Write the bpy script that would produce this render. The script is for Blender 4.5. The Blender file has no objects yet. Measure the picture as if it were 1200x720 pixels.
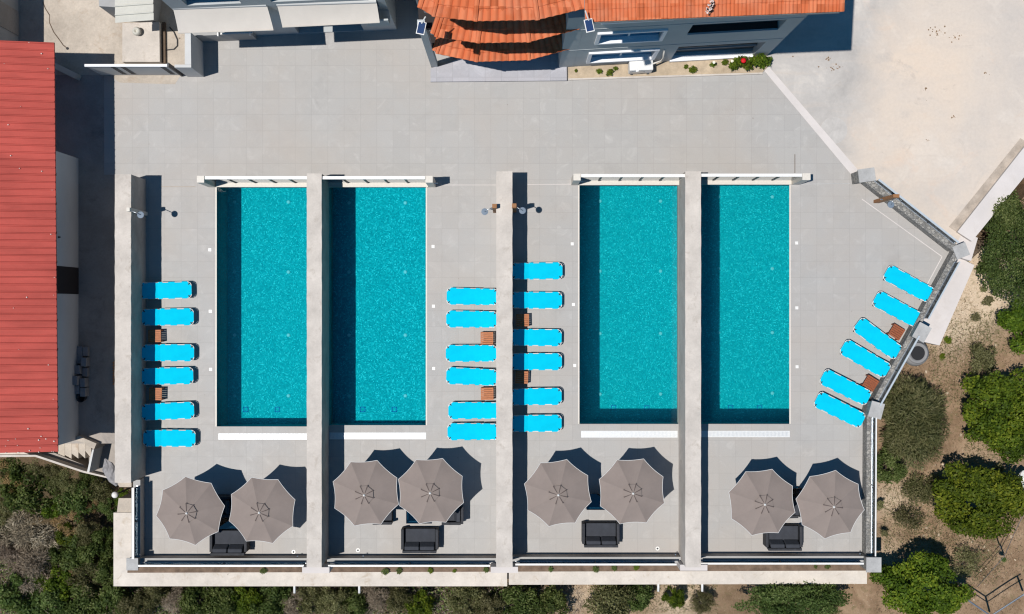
import bpy, bmesh, math, random
import numpy as np
from mathutils import Vector, Matrix

# ------------------------------------------------------------------ camera, sky, sun, exposure
S = 31.7          # photograph pixels per metre at deck level
H = 44.0          # height of the drone above the deck
R = math.radians
sc = bpy.context.scene
COL = sc.collection
cam_d = bpy.data.cameras.new('camera'); cam = bpy.data.objects.new('camera', cam_d); COL.objects.link(cam)
cam.location = (0, 0, H); cam_d.sensor_width = 36; cam_d.lens = 36 * H * S / 1200; cam_d.clip_end = 2000
sc.camera = cam
SUN = Vector((0.308, 0.093, -1.0))
world = bpy.data.worlds.new('World'); sc.world = world; world.use_nodes = True
wn = world.node_tree; bg = wn.nodes['Background']
sky = wn.nodes.new('ShaderNodeTexSky'); sky.sky_type = 'NISHITA'; sky.sun_disc = False
sky.sun_elevation = math.atan2(1.0, math.hypot(SUN.x, SUN.y)); sky.sun_rotation = math.atan2(-SUN.x, -SUN.y) % (2 * math.pi)
sky.air_density = 1.0; sky.dust_density = 0.2; sky.ozone_density = 3.0
tintn = wn.nodes.new('ShaderNodeMix'); tintn.data_type = 'RGBA'; tintn.blend_type = 'MULTIPLY'; tintn.inputs[0].default_value = 1.0
tintn.inputs[7].default_value = (.24, .86, 1.12, 1)     # a deep clear Mediterranean blue
wn.links.new(sky.outputs[0], tintn.inputs[6]); wn.links.new(tintn.outputs[2], bg.inputs[0])
bg.inputs[1].default_value = 0.062
sun_d = bpy.data.lights.new('sun', 'SUN'); sun_d.energy = 4.6; sun_d.angle = R(0.5); sun_d.color = (1.0, 0.972, 0.935)
sun = bpy.data.objects.new('sun', sun_d); COL.objects.link(sun)
sun.rotation_euler = SUN.to_track_quat('-Z', 'Y').to_euler(); sun.location = (-10, -3, 40)
sc.view_settings.view_transform = 'Standard'; sc.view_settings.look = 'None'
sc.view_settings.exposure = 0.0; sc.view_settings.gamma = 1.0; sc.view_settings.use_curve_mapping = False
sc.render.engine = 'CYCLES'; sc.cycles.filter_width = 1.2; sc.cycles.volume_bounces = 1; sc.cycles.max_bounces = 8; sc.cycles.transparent_max_bounces = 16
sc.cycles.caustics_reflective = False; sc.cycles.caustics_refractive = False

random.seed(7)
rnd = random.random
def ru(a, b): return a + (b - a) * random.random()

def W(px, py, z=0.0):
    k = (1 - z / H) / S
    return Vector(((px - 600) * k, (360 - py) * k, z))
def PX(pts, z=0.0): return [W(a, b, z).xy for a, b in pts]
def RC(x0, y0, x1, y1, z=0.0): return PX([(x0, y1), (x1, y1), (x1, y0), (x0, y0)], z)

# ------------------------------------------------------------------ mesh building
class MB:
    def __init__(s): s.v = []; s.f = []
    def add(s, vs, fs):
        o = len(s.v); s.v += [Vector(v) for v in vs]; s.f += [[i + o for i in f] for f in fs]; return s
    def hexa(s, b, t):                     # four bottom and four top corners
        return s.add(list(b) + list(t), [(3, 2, 1, 0), (4, 5, 6, 7), (0, 1, 5, 4), (1, 2, 6, 5), (2, 3, 7, 6), (3, 0, 4, 7)])
    def box(s, x0, y0, z0, x1, y1, z1):
        c = [(x0, y0), (x1, y0), (x1, y1), (x0, y1)]
        return s.hexa([(a, b, z0) for a, b in c], [(a, b, z1) for a, b in c])
    def rbox(s, c, size, rz=0.0, ry=0.0):  # centre, size, turned about z (and tilted about y first)
        m = Matrix.Translation(Vector(c)) @ Matrix.Rotation(rz, 4, 'Z') @ Matrix.Rotation(ry, 4, 'Y')
        hx, hy, hz = [q / 2 for q in size]
        k = [(-hx, -hy), (hx, -hy), (hx, hy), (-hx, hy)]
        return s.hexa([m @ Vector((a, b, -hz)) for a, b in k], [m @ Vector((a, b, hz)) for a, b in k])
    def prism(s, pts, z0, z1):
        n = len(pts)
        return s.add([(p[0], p[1], z0) for p in pts] + [(p[0], p[1], z1) for p in pts],
                     [tuple(range(n - 1, -1, -1)), tuple(range(n, 2 * n))] + [(i, (i + 1) % n, n + (i + 1) % n, n + i) for i in range(n)])
    def sheet(s, pts, z): return s.add([(p[0], p[1], z) for p in pts], [tuple(range(len(pts)))])
    def quad(s, *q): return s.add(q, [tuple(range(len(q)))])
    def tube(s, pts, r, seg=6, closed=False):
        pts = [Vector(p) for p in pts]; n = len(pts); rr = r if isinstance(r, (list, tuple)) else [r] * n
        rings = []
        for i, p in enumerate(pts):
            a = pts[(i - 1) % n] if (closed or i) else p
            b = pts[(i + 1) % n] if (closed or i < n - 1) else p
            d = (b - a).normalized()
            x = d.orthogonal() if abs(d.z) > .95 else d.cross(Vector((0, 0, 1)))
            x.normalize(); y = d.cross(x)
            rings.append([p + (x * math.cos(2 * math.pi * k / seg) + y * math.sin(2 * math.pi * k / seg)) * rr[i] for k in range(seg)])
        fs = []
        for i in range(n if closed else n - 1):
            j = (i + 1) % n
            for k in range(seg): fs.append((i * seg + k, i * seg + (k + 1) % seg, j * seg + (k + 1) % seg, j * seg + k))
        if not closed: fs += [tuple(range(seg - 1, -1, -1)), tuple((n - 1) * seg + k for k in range(seg))]
        return s.add([v for q in rings for v in q], fs)
    def lathe(s, c, prof, seg=20):         # profile of (radius, height)
        c = Vector(c); n = len(prof)
        vs = [c + Vector((r * math.cos(2 * math.pi * k / seg), r * math.sin(2 * math.pi * k / seg), h)) for r, h in prof for k in range(seg)]
        fs = [(i * seg + k, i * seg + (k + 1) % seg, (i + 1) * seg + (k + 1) % seg, (i + 1) * seg + k) for i in range(n - 1) for k in range(seg)]
        fs += [tuple(range(seg - 1, -1, -1)), tuple((n - 1) * seg + k for k in range(seg))]
        return s.add(vs, fs)
    def disc(s, c, r, h, seg=16): return s.lathe(c, [(r, 0), (r, h)], seg)

def link_mesh(name, me, m, parent=None):
    if m is not None and not me.materials: me.materials.append(m)
    o = bpy.data.objects.new(name, me); COL.objects.link(o)
    if parent is not None: o.parent = parent
    return o
def obj(name, mb, m, parent=None, world=True, smooth=False, bevel=0.0):
    off = Vector((0, 0, 0))
    if world:
        q = parent
        while q is not None: off += q.location; q = q.parent
    me = bpy.data.meshes.new(name)
    me.from_pydata([tuple(v - off) for v in mb.v], [], mb.f)
    b = bmesh.new(); b.from_mesh(me); bmesh.ops.recalc_face_normals(b, faces=b.faces)
    if bevel:
        ed = [e for e in b.edges if e.is_manifold and e.calc_face_angle(0) > .6]
        bmesh.ops.bevel(b, geom=ed, offset=bevel, segments=2, affect='EDGES', profile=.6)
    if smooth:
        for f in b.faces: f.smooth = True
    b.to_mesh(me); b.free(); me.update()
    return link_mesh(name, me, m, parent)
def tag(o, label, cat, group=None, kind=None):
    o['label'] = label; o['category'] = cat
    if group: o['group'] = group
    if kind: o['kind'] = kind
    return o
def thing(name, label, cat, loc, rz=0.0, group=None):
    o = bpy.data.objects.new(name, None); COL.objects.link(o); o.empty_display_size = .3
    o.location = loc; o.rotation_euler = (0, 0, rz); return tag(o, label, cat, group)
def solo(name, mb, m, label, cat, group=None, smooth=False, bevel=0.0):
    lo = [min(v[i] for v in mb.v) for i in range(3)]; hi = [max(v[i] for v in mb.v) for i in range(3)]
    c = Vector(((lo[0] + hi[0]) / 2, (lo[1] + hi[1]) / 2, lo[2]))
    mb.v = [v - c for v in mb.v]
    o = obj(name, mb, m, smooth=smooth, bevel=bevel); o.location = c
    return tag(o, label, cat, group)
def structure(name, mb, m, label, cat):
    o = obj(name, mb, m); o['kind'] = 'structure'; o['label'] = label; o['category'] = cat; return o
def dup(root, loc, rz, label, group=None):
    r = root.copy(); COL.objects.link(r); r.location = loc; r.rotation_euler = (0, 0, rz); r['label'] = label
    if group: r['group'] = group
    for ch in list(root.children):
        c = ch.copy(); COL.objects.link(c); c.parent = r
        for g in list(ch.children):
            d = g.copy(); COL.objects.link(d); d.parent = c
    return r

# ------------------------------------------------------------------ materials
class NT:
    def __init__(s, name):
        s.m = bpy.data.materials.new(name); s.m.use_nodes = True; s.t = s.m.node_tree
        s.b = s.t.nodes['Principled BSDF']; s.out = s.t.nodes['Material Output']
    def n(s, typ, ins=None, **props):
        nd = s.t.nodes.new('ShaderNode' + typ)
        for k, v in props.items(): setattr(nd, k, v)
        for k, v in (ins or {}).items(): s.set(nd.inputs[k], v)
        return nd
    def set(s, sock, v):
        if isinstance(v, bpy.types.NodeSocket): s.t.links.new(v, sock)
        elif isinstance(v, bpy.types.Node): s.t.links.new(v.outputs[0], sock)
        else:
            if isinstance(v, (tuple, list)) and len(v) == 3 and sock.type == 'RGBA': v = (*v, 1)
            sock.default_value = v
    def co(s, gen='Object'): return s.n('TexCoord').outputs[gen]
    def noise(s, scale, detail=4.0, rough=.55, vec=None, dist=0.0):
        return s.n('TexNoise', {'Vector': vec if vec is not None else s.co(), 'Scale': scale, 'Detail': detail, 'Roughness': rough, 'Distortion': dist}).outputs['Fac']
    def ramp(s, fac, stops):
        nd = s.n('ValToRGB', {'Fac': fac}); el = nd.color_ramp.elements
        while len(el) < len(stops): el.new(.5)
        for e, (p, c) in zip(el, stops): e.position = p; e.color = (*c, 1) if len(c) == 3 else c
        return nd.outputs['Color']
    def g(s, fac, lo, hi): return s.ramp(fac, [(lo, (0, 0, 0)), (hi, (1, 1, 1))])
    def mix(s, fac, a, b, mode='MIX'):
        nd = s.n('Mix', data_type='RGBA', blend_type=mode)
        s.set(nd.inputs['Factor'], fac); s.set(nd.inputs[6], a); s.set(nd.inputs[7], b); return nd.outputs[2]
    def math(s, op, a, b=0.0): return s.n('Math', {0: a, 1: b}, operation=op).outputs[0]
    def vmath(s, op, a, b=None):
        return s.n('VectorMath', {0: a} if b is None else {0: a, 1: b}, operation=op).outputs[0]
    def bump(s, h, strength=.3, dist=.02): s.set(s.b.inputs['Normal'], s.n('Bump', {'Height': h, 'Strength': strength, 'Distance': dist}))
    def fin(s, col, rough=.7, spec=.3, metal=0.0):
        s.set(s.b.inputs['Base Color'], col); s.set(s.b.inputs['Roughness'], rough)
        s.b.inputs['Specular IOR Level'].default_value = spec; s.b.inputs['Metallic'].default_value = metal
        return s.m

def surf(name, c, var=.12, scale=1.5, rough=.75, bump=.25, fine=25.0, stain=None, stain_amt=.0, spec=.25, streak=None, speck=False):
    """weathered surface: large blotches, fine grain, optional stains"""
    t = NT(name); v = t.co()
    if streak: v = t.n('Mapping', {'Vector': v, 'Scale': streak}).outputs[0]
    big = t.noise(scale, 6, .62, v); sm = t.noise(fine, 3, .6, v)
    lo = tuple(q * (1 - var) for q in c); hi = tuple(min(1, q * (1 + var)) for q in c)
    col = t.ramp(big, [(.3, lo), (.7, hi)])
    col = t.mix(.55, col, t.ramp(sm, [(.25, (1 - var * 1.3,) * 3), (.75, (1 + 0 * var,) * 3)]), 'MULTIPLY')
    if stain:
        col = t.mix(t.math('MULTIPLY', t.g(t.noise(scale * 1.9, 7, .7, v, .6), .56, .74), stain_amt), col, stain)
    if speck: col = t.mix(t.math('MULTIPLY', t.g(t.noise(5.5, 4, .6, t.co()), .70, .74), t.g(t.noise(.7, 3, .6, t.co()), .45, .6)), col, (.16, .12, .085))
    t.bump(sm, bump, .01)
    return t.fin(col, rough, spec)
def plain(name, c, rough=.5, spec=.3, metal=0.0, var=.06):
    t = NT(name); n = t.noise(18, 3)
    return t.fin(t.ramp(n, [(.3, tuple(q * (1 - var) for q in c)), (.7, tuple(min(1, q * (1 + var)) for q in c))]), rough, spec, metal)
def tiles(name, c, size, off, mortar=.012, dark=.8, var=.08):
    t = NT(name); v = t.vmath('SUBTRACT', t.co(), off)
    cell = t.vmath('FLOOR', t.vmath('DIVIDE', v, (size, size, 100)))
    wn_ = t.n('TexWhiteNoise', {'Vector': cell}, noise_dimensions='3D').outputs['Value']
    br = t.n('TexBrick', {'Vector': v, 'Scale': 1.0, 'Mortar Size': mortar, 'Mortar Smooth': .3, 'Brick Width': size, 'Row Height': size, 'Bias': 0.0}, offset=0.0, squash=1.0)
    big = t.noise(.28, 6, .6, None, .3); mid = t.noise(2.2, 6, .65, None, .8); sm = t.noise(34, 3, .6)
    col = t.ramp(wn_, [(0, tuple(q * (1 - var) for q in c)), (1, tuple(q * (1 + var) for q in c))])
    vein = t.noise(1.1, 8, .68, t.vmath('ADD', t.co(), t.vmath('MULTIPLY', cell, (3.7, 5.3, 0))), 1.4)
    col = t.mix(t.g(vein, .55, .70), col, tuple(q * 1.17 for q in c))
    col = t.mix(t.math('MULTIPLY', t.g(t.noise(.9, 7, .7, None, .4), .55, .70), .5), col, tuple(q * .82 for q in c))
    col = t.mix(t.g(mid, .52, .72), col, tuple(q * 1.06 for q in c))
    col = t.mix(t.math('MULTIPLY', t.g(big, .42, .68), .6), col, (c[0] * 1.05, c[1] * .97, c[2] * .90))
    col = t.mix(.5, col, t.ramp(sm, [(.25, (.84,) * 3), (.75, (1.1,) * 3)]), 'MULTIPLY')
    col = t.mix(t.math('MULTIPLY', t.g(t.noise(4.2, 3, .55), .74, .76), .6), col, (.17, .14, .115))
    col = t.mix(t.math('MULTIPLY', br.outputs['Fac'], 1 - dark), col, (.10, .09, .08))
    return t.fin(col, t.ramp(mid, [(.3, (.5,) * 3), (.7, (.68,) * 3)]), .25)
def leafmat(name, dark, mid, light, trans=.4, rough=.45):
    t = NT(name)
    a = t.n('Attribute', attribute_name='tint').outputs['Fac']
    oi = t.n('ObjectInfo').outputs['Random']
    col = t.ramp(a, [(.0, dark), (.5, mid), (1, light)])
    hs = t.n('HueSaturation', {'Hue': t.math('ADD', t.math('MULTIPLY', oi, .03), .485), 'Value': t.math('ADD', t.math('MULTIPLY', oi, .3), .85), 'Color': col}).outputs[0]
    t.fin(hs, rough + .15, .18)
    tr = t.n('BsdfTranslucent', {'Color': t.mix(.5, hs, (.25, .32, .03))})
    ms = t.n('MixShader', {0: trans, 1: t.b.outputs[0], 2: tr.outputs[0]})
    t.t.links.new(ms.outputs[0], t.out.inputs[0]); return t.m
def glassmat(name, tint, refl=.08, rough=.03):
    t = NT(name)
    tr = t.n('BsdfTransparent', {'Color': tint}); gl = t.n('BsdfGlossy', {'Color': (.9, .95, 1), 'Roughness': rough})
    fr = t.n('Fresnel', {'IOR': 1.45})
    ms = t.n('MixShader', {0: t.math('ADD', fr.outputs[0], refl - .04), 1: tr.outputs[0], 2: gl.outputs[0]})
    t.t.links.new(ms.outputs[0], t.out.inputs[0]); return t.m

M = {}
M['deck'] = tiles('deck_tiles', (.366, .350, .332), .6025, (-14.038, 7.114, 0), .009, .84, .03)
M['plinth'] = tiles('plinth_tiles', (.38, .37, .39), .60, (.1, .2, 0))
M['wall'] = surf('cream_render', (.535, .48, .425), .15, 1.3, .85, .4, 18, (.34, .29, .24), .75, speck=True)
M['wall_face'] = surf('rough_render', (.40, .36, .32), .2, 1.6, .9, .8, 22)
M['ledge'] = surf('pale_concrete', (.60, .535, .465), .13, 1.6, .85, .3, 16, (.38, .29, .20), .7, speck=True)
def yardmat():
    t = NT('yard_concrete'); v = t.co()
    a = t.noise(.16, 7, .62, v, .5); b = t.noise(.45, 8, .68, v, .9); f = t.noise(9, 5, .7)
    col = t.ramp(a, [(.32, (.48, .43, .385)), (.46, (.56, .482, .41)), (.6, (.605, .50, .405)), (.75, (.62, .475, .36))])
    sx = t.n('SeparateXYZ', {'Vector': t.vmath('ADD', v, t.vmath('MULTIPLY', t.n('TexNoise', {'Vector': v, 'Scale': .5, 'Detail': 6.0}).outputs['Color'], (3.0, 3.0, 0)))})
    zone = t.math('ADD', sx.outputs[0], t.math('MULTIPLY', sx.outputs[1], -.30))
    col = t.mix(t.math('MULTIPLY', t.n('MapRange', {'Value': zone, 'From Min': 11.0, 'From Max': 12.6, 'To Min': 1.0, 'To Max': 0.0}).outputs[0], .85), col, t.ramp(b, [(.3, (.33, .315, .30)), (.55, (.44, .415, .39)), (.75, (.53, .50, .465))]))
    col = t.mix(t.math('MULTIPLY', t.g(b, .55, .72), .55), col, (.65, .575, .495))
    col = t.mix(t.math('MULTIPLY', t.g(t.noise(.8, 9, .75, v, 1.5), .60, .72), .5), col, (.36, .31, .265))
    dk = t.noise(.33, 9, .72, v, 1.2)
    col = t.mix(t.math('MULTIPLY', t.g(dk, .57, .70), .5), col, (.39, .36, .335))
    pk = t.noise(.5, 7, .7, t.vmath('ADD', v, (31, 7, 3)), .7)
    col = t.mix(t.math('MULTIPLY', t.g(pk, .58, .70), .5), col, (.60, .45, .345))
    st = t.noise(1.2, 6, .7, t.n('Mapping', {'Vector': v, 'Rotation': (0, 0, .75), 'Scale': (.35, 2.2, 1)}).outputs[0], .3)
    col = t.mix(t.math('MULTIPLY', t.g(st, .52, .72), .5), col, (.52, .445, .38))
    col = t.mix(t.g(t.noise(3.3, 3, .5, v), .755, .77), col, (.20, .13, .08))
    col = t.mix(.5, col, t.ramp(f, [(.25, (.86,) * 3), (.75, (1.08,) * 3)]), 'MULTIPLY')
    t.bump(f, .3, .01); return t.fin(col, .85, .2)
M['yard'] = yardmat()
M['yard_warm'] = surf('old_yard_concrete', (.47, .405, .335), .24, .75, .88, .4, 13, (.33, .235, .16), .8, speck=True)
M['apron'] = surf('light_concrete', (.58, .53, .50), .07, .8, .8, .2, 24, (.42, .37, .32), .35)
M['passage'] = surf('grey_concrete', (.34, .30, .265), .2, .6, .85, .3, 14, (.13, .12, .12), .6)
M['soil'] = surf('planting_soil', (.185, .128, .09), .35, 3, .95, .7, 40)
M['sand'] = surf('sandy_bed', (.47, .37, .26), .22, 2.2, .95, .6, 32, (.28, .2, .13), .5)
M['dirt'] = surf('dirt_streak', (.42, .35, .285), .25, 2.5, .95, .4, 30)
M['white'] = plain('white_paint', (.70, .68, .645), .4, .4)
M['cream'] = plain('cream_paint', (.60, .55, .48), .5, .3)
M['lens'] = plain('lamp_lens', (.10, .48, .54), .6, .1)
M['rail_grey'] = plain('grey_rail', (.40, .44, .47), .45, .4)
M['head'] = plain('painted_sky_head', (.14, .18, .23), .55, .3)  # blue-grey sky reflection painted into the head colour
M['steel'] = plain('steel', (.50, .52, .54), .35, .5, .9)
M['dark'] = plain('dark_metal', (.035, .036, .04), .5, .4)
M['black'] = plain('black_plastic', (.012, .012, .014), .6, .3)
M['rattan'] = surf('charcoal_rattan', (.036, .037, .042), .3, 6, .7, .8, 60)
M['cushion'] = surf('charcoal_cushion', (.046, .049, .058), .15, 4, .9, .3, 80)
M['sling'] = surf('turquoise_fabric', (.001, .50, .70), .1, 1.6, .85, .15, 90, spec=.04)
M['taupe'] = surf('taupe_canvas', (.25, .203, .178), .09, 1.1, .9, .2, 70, spec=.08)
M['seam'] = plain('dark_seam', (.105, .082, .074), .8, .1)
M['piping'] = plain('white_piping', (.62, .61, .59), .6, .2)
M['mosaic_step'] = plain('white_grille', (.62, .62, .61), .45, .3)
M['house'] = surf('blue_grey_render', (.44, .455, .45), .06, .7, .85, .2, 30)
M['house_white'] = surf('white_render', (.55, .54, .52), .07, .7, .85, .2, 30)
M['house_grey'] = surf('grey_render', (.36, .35, .335), .1, .8, .85, .2, 30)
M['trim'] = plain('white_trim', (.76, .76, .77), .5, .3)
M['window'] = plain('painted_sky_glass', (.02, .14, .27), .45, .3)  # blue of the reflected sky is put into the pane colour
M['shutter'] = plain('brown_shutter', (.05, .036, .03), .6, .2)
M['blueshade'] = plain('dark_blue_glass', (.025, .04, .055), .5, .3)
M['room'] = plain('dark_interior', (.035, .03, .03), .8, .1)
M['awning'] = surf('pale_awning_canvas', (.53, .485, .435), .05, 1, .85, .1, 60)
M['redroof'] = surf('red_sheet_metal', (.43, .078, .060), .18, .5, .7, .1, 20, (.36, .075, .055), .7, .12, (1, 3.5, 1))
M['fleck'] = plain('pale_flakes', (.62, .5, .45), .8, .1)
M['shedroof'] = surf('pale_sheet_metal', (.52, .50, .44), .1, .7, .6, .1, 20, (.4, .36, .28), .4)
M['block'] = surf('concrete_block', (.27, .265, .27), .15, 2, .9, .5, 30)
M['sun_slash'] = surf('orange_sun_slash', (.52, .25, .12), .15, 3, .9, .4, 30)
M['bark'] = surf('bark', (.12, .085, .06), .3, 5, .95, .8, 30)
M['sack'] = surf('grey_sheet_plastic', (.27, .255, .255), .25, 5, .6, .8, 14)
M['drain'] = plain('blue_tile', (.004, .16, .36), .8, .0)
M['blue'] = plain('blue_plastic', (.02, .10, .24), .5, .3)
M['red'] = plain('red_petals', (.55, .01, .015), .6, .2)
M['petal'] = plain('white_petals', (.75, .72, .6), .6, .2)
M['glass'] = glassmat('clear_glass', (.86, .93, .94), .08)
M['tinted'] = glassmat('tinted_glass', (.30, .33, .36), .10)
M['table_glass'] = glassmat('blue_table_glass', (.10, .30, .42), .10)
M['yardgrey'] = surf('grey_cover', (.46, .43, .40), .12, 2.5, .85, .4, 18)
M['leaflitter'] = plain('dead_leaf', (.20, .12, .065), .9, .1, 0, .3)
M['solar'] = plain('solar_cells', (.02, .045, .12), .2, .5)
M['clay'] = surf('grey_clay', (.24, .235, .235), .1, 3, .8, .3, 20)

def wood(name, c):
    t = NT(name); v = t.n('Mapping', {'Vector': t.co(), 'Scale': (3, 26, 3)}).outputs[0]
    n = t.noise(2.5, 4, .6, v)
    t.bump(n, .3, .005)
    return t.fin(t.ramp(n, [(.3, tuple(q * .62 for q in c)), (.7, tuple(q * 1.25 for q in c))]), .6, .3)
M['wood'] = wood('oiled_teak', (.42, .145, .055)); M['wood_dark'] = wood('red_brown_teak', (.27, .075, .028)); M['oak'] = wood('brown_timber', (.30, .135, .05))

def terracotta():
    t = NT('terracotta'); o = t.co()
    n = t.noise(1.6, 5, .6); cell = t.vmath('FLOOR', t.vmath('MULTIPLY', o, (4.2, 2.6, 2.0)))
    wv = t.n('TexWhiteNoise', {'Vector': cell}).outputs['Value']
    col = t.ramp(wv, [(0, (.43, .105, .038)), (.5, (.55, .135, .05)), (1, (.61, .19, .085))])
    col = t.mix(t.g(n, .45, .8), col, (.56, .20, .105))
    col = t.mix(t.math('MULTIPLY', t.g(t.noise(7, 6, .7), .6, .8), .4), col, (.30, .12, .07))
    t.bump(t.noise(30, 3), .2, .01)
    return t.fin(col, .8, .2)
M['terracotta'] = terracotta()
def ledgestone():
    t = NT('ledge_stone')
    v = t.co(); m = t.n('Mapping', {'Vector': v, 'Rotation': (0, 0, 0)}).outputs[0]
    sx = t.n('SeparateXYZ', {'Vector': m}); u = t.math('ADD', sx.outputs[0], sx.outputs[1])
    q = t.n('CombineXYZ', {'X': u, 'Y': t.math('ADD', sx.outputs[2], t.math('MULTIPLY', t.math('SUBTRACT', sx.outputs[0], sx.outputs[1]), .7))}).outputs[0]
    br = t.n('TexBrick', {'Vector': q, 'Scale': 1.0, 'Mortar Size': .006, 'Brick Width': .31, 'Row Height': .075, 'Color1': (.34, .33, .31), 'Color2': (.15, .15, .15), 'Mortar': (.05, .05, .05)})
    n = t.noise(9, 5, .7)
    col = t.mix(t.g(n, .35, .7), br.outputs['Color'], (.30, .285, .25))
    t.bump(br.outputs['Color'], .6, .03)
    return t.fin(col, .9, .2)
def rubble():
    t = NT('stacked_stone'); v = t.n('Mapping', {'Vector': t.co(), 'Scale': (8, 11, 18)}).outputs[0]
    vo = t.n('TexVoronoi', {'Vector': v, 'Scale': 1.0, 'Randomness': .9}); n = t.noise(7, 5, .7)
    ed = t.n('TexVoronoi', {'Vector': v, 'Scale': 1.0, 'Randomness': .9}, feature='DISTANCE_TO_EDGE').outputs['Distance']
    gr = t.n('RGBToBW', {'Color': vo.outputs['Color']}).outputs[0]
    col = t.ramp(gr, [(.2, (.17, .168, .16)), (.5, (.25, .243, .23)), (.8, (.34, .325, .295))])
    col = t.mix(t.g(n, .5, .75), col, (.33, .30, .25)); col = t.mix(t.math('MULTIPLY', t.g(ed, .02, .10), 1.0), (.12, .115, .11), col)
    t.bump(ed, .6, .02); return t.fin(col, .9, .2)
M['stone'] = rubble()
M['stone_cap'] = M['stone']
M['light_cap'] = surf('pale_stone_cap', (.40, .39, .375), .18, 2.5, .85, .4, 18, (.3, .29, .27), .5)

def mosaic():
    t = NT('mosaic_painted_caustics'); o = t.co()
    wv = t.n('TexNoise', {'Vector': o, 'Scale': 7.0, 'Detail': 2.0}).outputs['Color']
    ow = t.vmath('ADD', o, t.vmath('MULTIPLY', wv, (.10, .10, .10)))
    cell = t.vmath('FLOOR', t.vmath('MULTIPLY', ow, (25, 25, 25)))
    w1 = t.n('TexWhiteNoise', {'Vector': cell}).outputs['Value']
    n = t.noise(6, 4, .6)
    col = t.ramp(w1, [(0, (.0, .205, .262)), (.5, (.001, .28, .34)), (.86, (.003, .365, .43)), (1, (.02, .54, .62))])  # mixed tile tones; the bright ones also stand in for caustics in the water
    col = t.mix(t.math('MULTIPLY', t.g(n, .35, .7), .35), col, (.003, .30, .345))
    return t.fin(col, .9, .0)
M['mosaic'] = mosaic()
def water():
    t = NT('pool_water')
    a = t.noise(5.5, 5, .62, None, .6); b = t.noise(1.4, 2, .5)
    hgt = t.math('ADD', a, t.math('MULTIPLY', b, .5))
    bp = t.n('Bump', {'Height': hgt, 'Strength': 1.0, 'Distance': .0018})
    tr = t.n('BsdfTransparent', {'Color': (.86, .985, .99)}); gl = t.n('BsdfGlossy', {'Color': (1, 1, 1), 'Roughness': .0, 'Normal': bp.outputs[0]})
    fr = t.n('Fresnel', {'IOR': 1.33, 'Normal': bp.outputs[0]})
    ms = t.n('MixShader', {0: fr.outputs[0], 1: tr.outputs[0], 2: gl.outputs[0]})
    t.t.links.new(ms.outputs[0], t.out.inputs[0]); return t.m
M['water'] = water()
def waterbody():
    t = NT('water_body'); vs = t.n('VolumeScatter', {'Color': (.03, .60, .90), 'Density': .055, 'Anisotropy': .0})
    t.t.links.remove(t.out.inputs[0].links[0]); t.t.links.new(vs.outputs[0], t.out.inputs['Volume']); return t.m
M['water_body'] = waterbody()
def groundmat():
    t = NT('dry_earth')
    z1 = t.n('Attribute', attribute_name='sandy').outputs['Fac']; z2 = t.n('Attribute', attribute_name='litter').outputs['Fac']
    n = t.noise(1.3, 7, .68, None, .5); f = t.noise(12, 5, .7); p = t.noise(4.5, 6, .7, None, .4)
    col = t.ramp(n, [(.28, (.15, .095, .055)), (.5, (.265, .175, .108)), (.72, (.36, .25, .16))])
    col = t.mix(z1, col, t.ramp(f, [(.3, (.46, .345, .235)), (.65, (.62, .495, .365))]))
    col = t.mix(t.math('MULTIPLY', t.g(p, .54, .66), .55), col, (.13, .12, .05))
    col = t.mix(z2, col, t.ramp(f, [(.3, (.035, .03, .018)), (.7, (.13, .09, .05))]))
    col = t.mix(t.g(t.noise(26, 3, .7), .66, .72), col, (.60, .53, .44))
    t.bump(f, .9, .06)
    return t.fin(col, .95, .1)
M['ground'] = groundmat()
M['citrus'] = leafmat('citrus_leaves', (.022, .042, .005), (.098, .150, .012), (.30, .33, .03))
M['olive'] = leafmat('olive_leaves', (.045, .055, .02), (.14, .145, .058), (.33, .30, .145))
M['bush'] = leafmat('bush_leaves', (.018, .034, .010), (.085, .122, .030), (.27, .30, .11))
M['scrub'] = leafmat('scrub_leaves', (.04, .042, .018), (.16, .152, .066), (.40, .37, .20))
M['dry'] = leafmat('dry_twigs', (.07, .052, .038), (.25, .195, .14), (.52, .44, .34), .05, .9)
M['straw'] = leafmat('straw', (.10, .065, .035), (.20, .135, .075), (.30, .21, .125), .1, .8)
M['rust'] = leafmat('withered_leaves', (.09, .055, .026), (.26, .155, .075), (.44, .30, .16), .15, .8)

# ------------------------------------------------------------------ the ground
def lerp(a, b, t): return a + (b - a) * max(0.0, min(1.0, t))
def gz(x, y):
    px, py = 600 + x * S, 360 - y * S
    if px < 118 and py < 545: return -6.5
    if py < 664 and px < 1013: return -6.5
    if py < 300 and px < 1150: return -6.5
    if py < 300 and px < 1150 + (300 - py) * .8: return -6.5
    east = lerp(0, 1, (px - 985) / 40)
    low = -2.3 + .25 * math.sin(x * .9) * math.cos(y * 1.3)
    return lerp(low, -1.0 - .004 * max(0, py - 500) + .06 * math.sin(x * 2.1 + y), east)
ax = [-600, -250, -110, -60, -36] + [i * .38 - 26 for i in range(int(52 / .38) + 1)] + [36, 60, 110, 250, 600]
ay = [-600, -250, -110, -60, -30] + [i * .38 - 18 for i in range(int(36 / .38) + 1)] + [30, 60, 110, 250, 600]
gm = MB(); nx = len(ax)
gm.v = [Vector((x, y, gz(x, y))) for y in ay for x in ax]
gm.f = [(j * nx + i, j * nx + i + 1, (j + 1) * nx + i + 1, (j + 1) * nx + i) for j in range(len(ay) - 1) for i in range(nx - 1)]
ground = structure('ground', gm, M['ground'], 'bare sandy earth with dry leaves around the terrace', 'ground')
sa = ground.data.attributes.new('sandy', 'FLOAT', 'POINT'); li = ground.data.attributes.new('litter', 'FLOAT', 'POINT')
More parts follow.
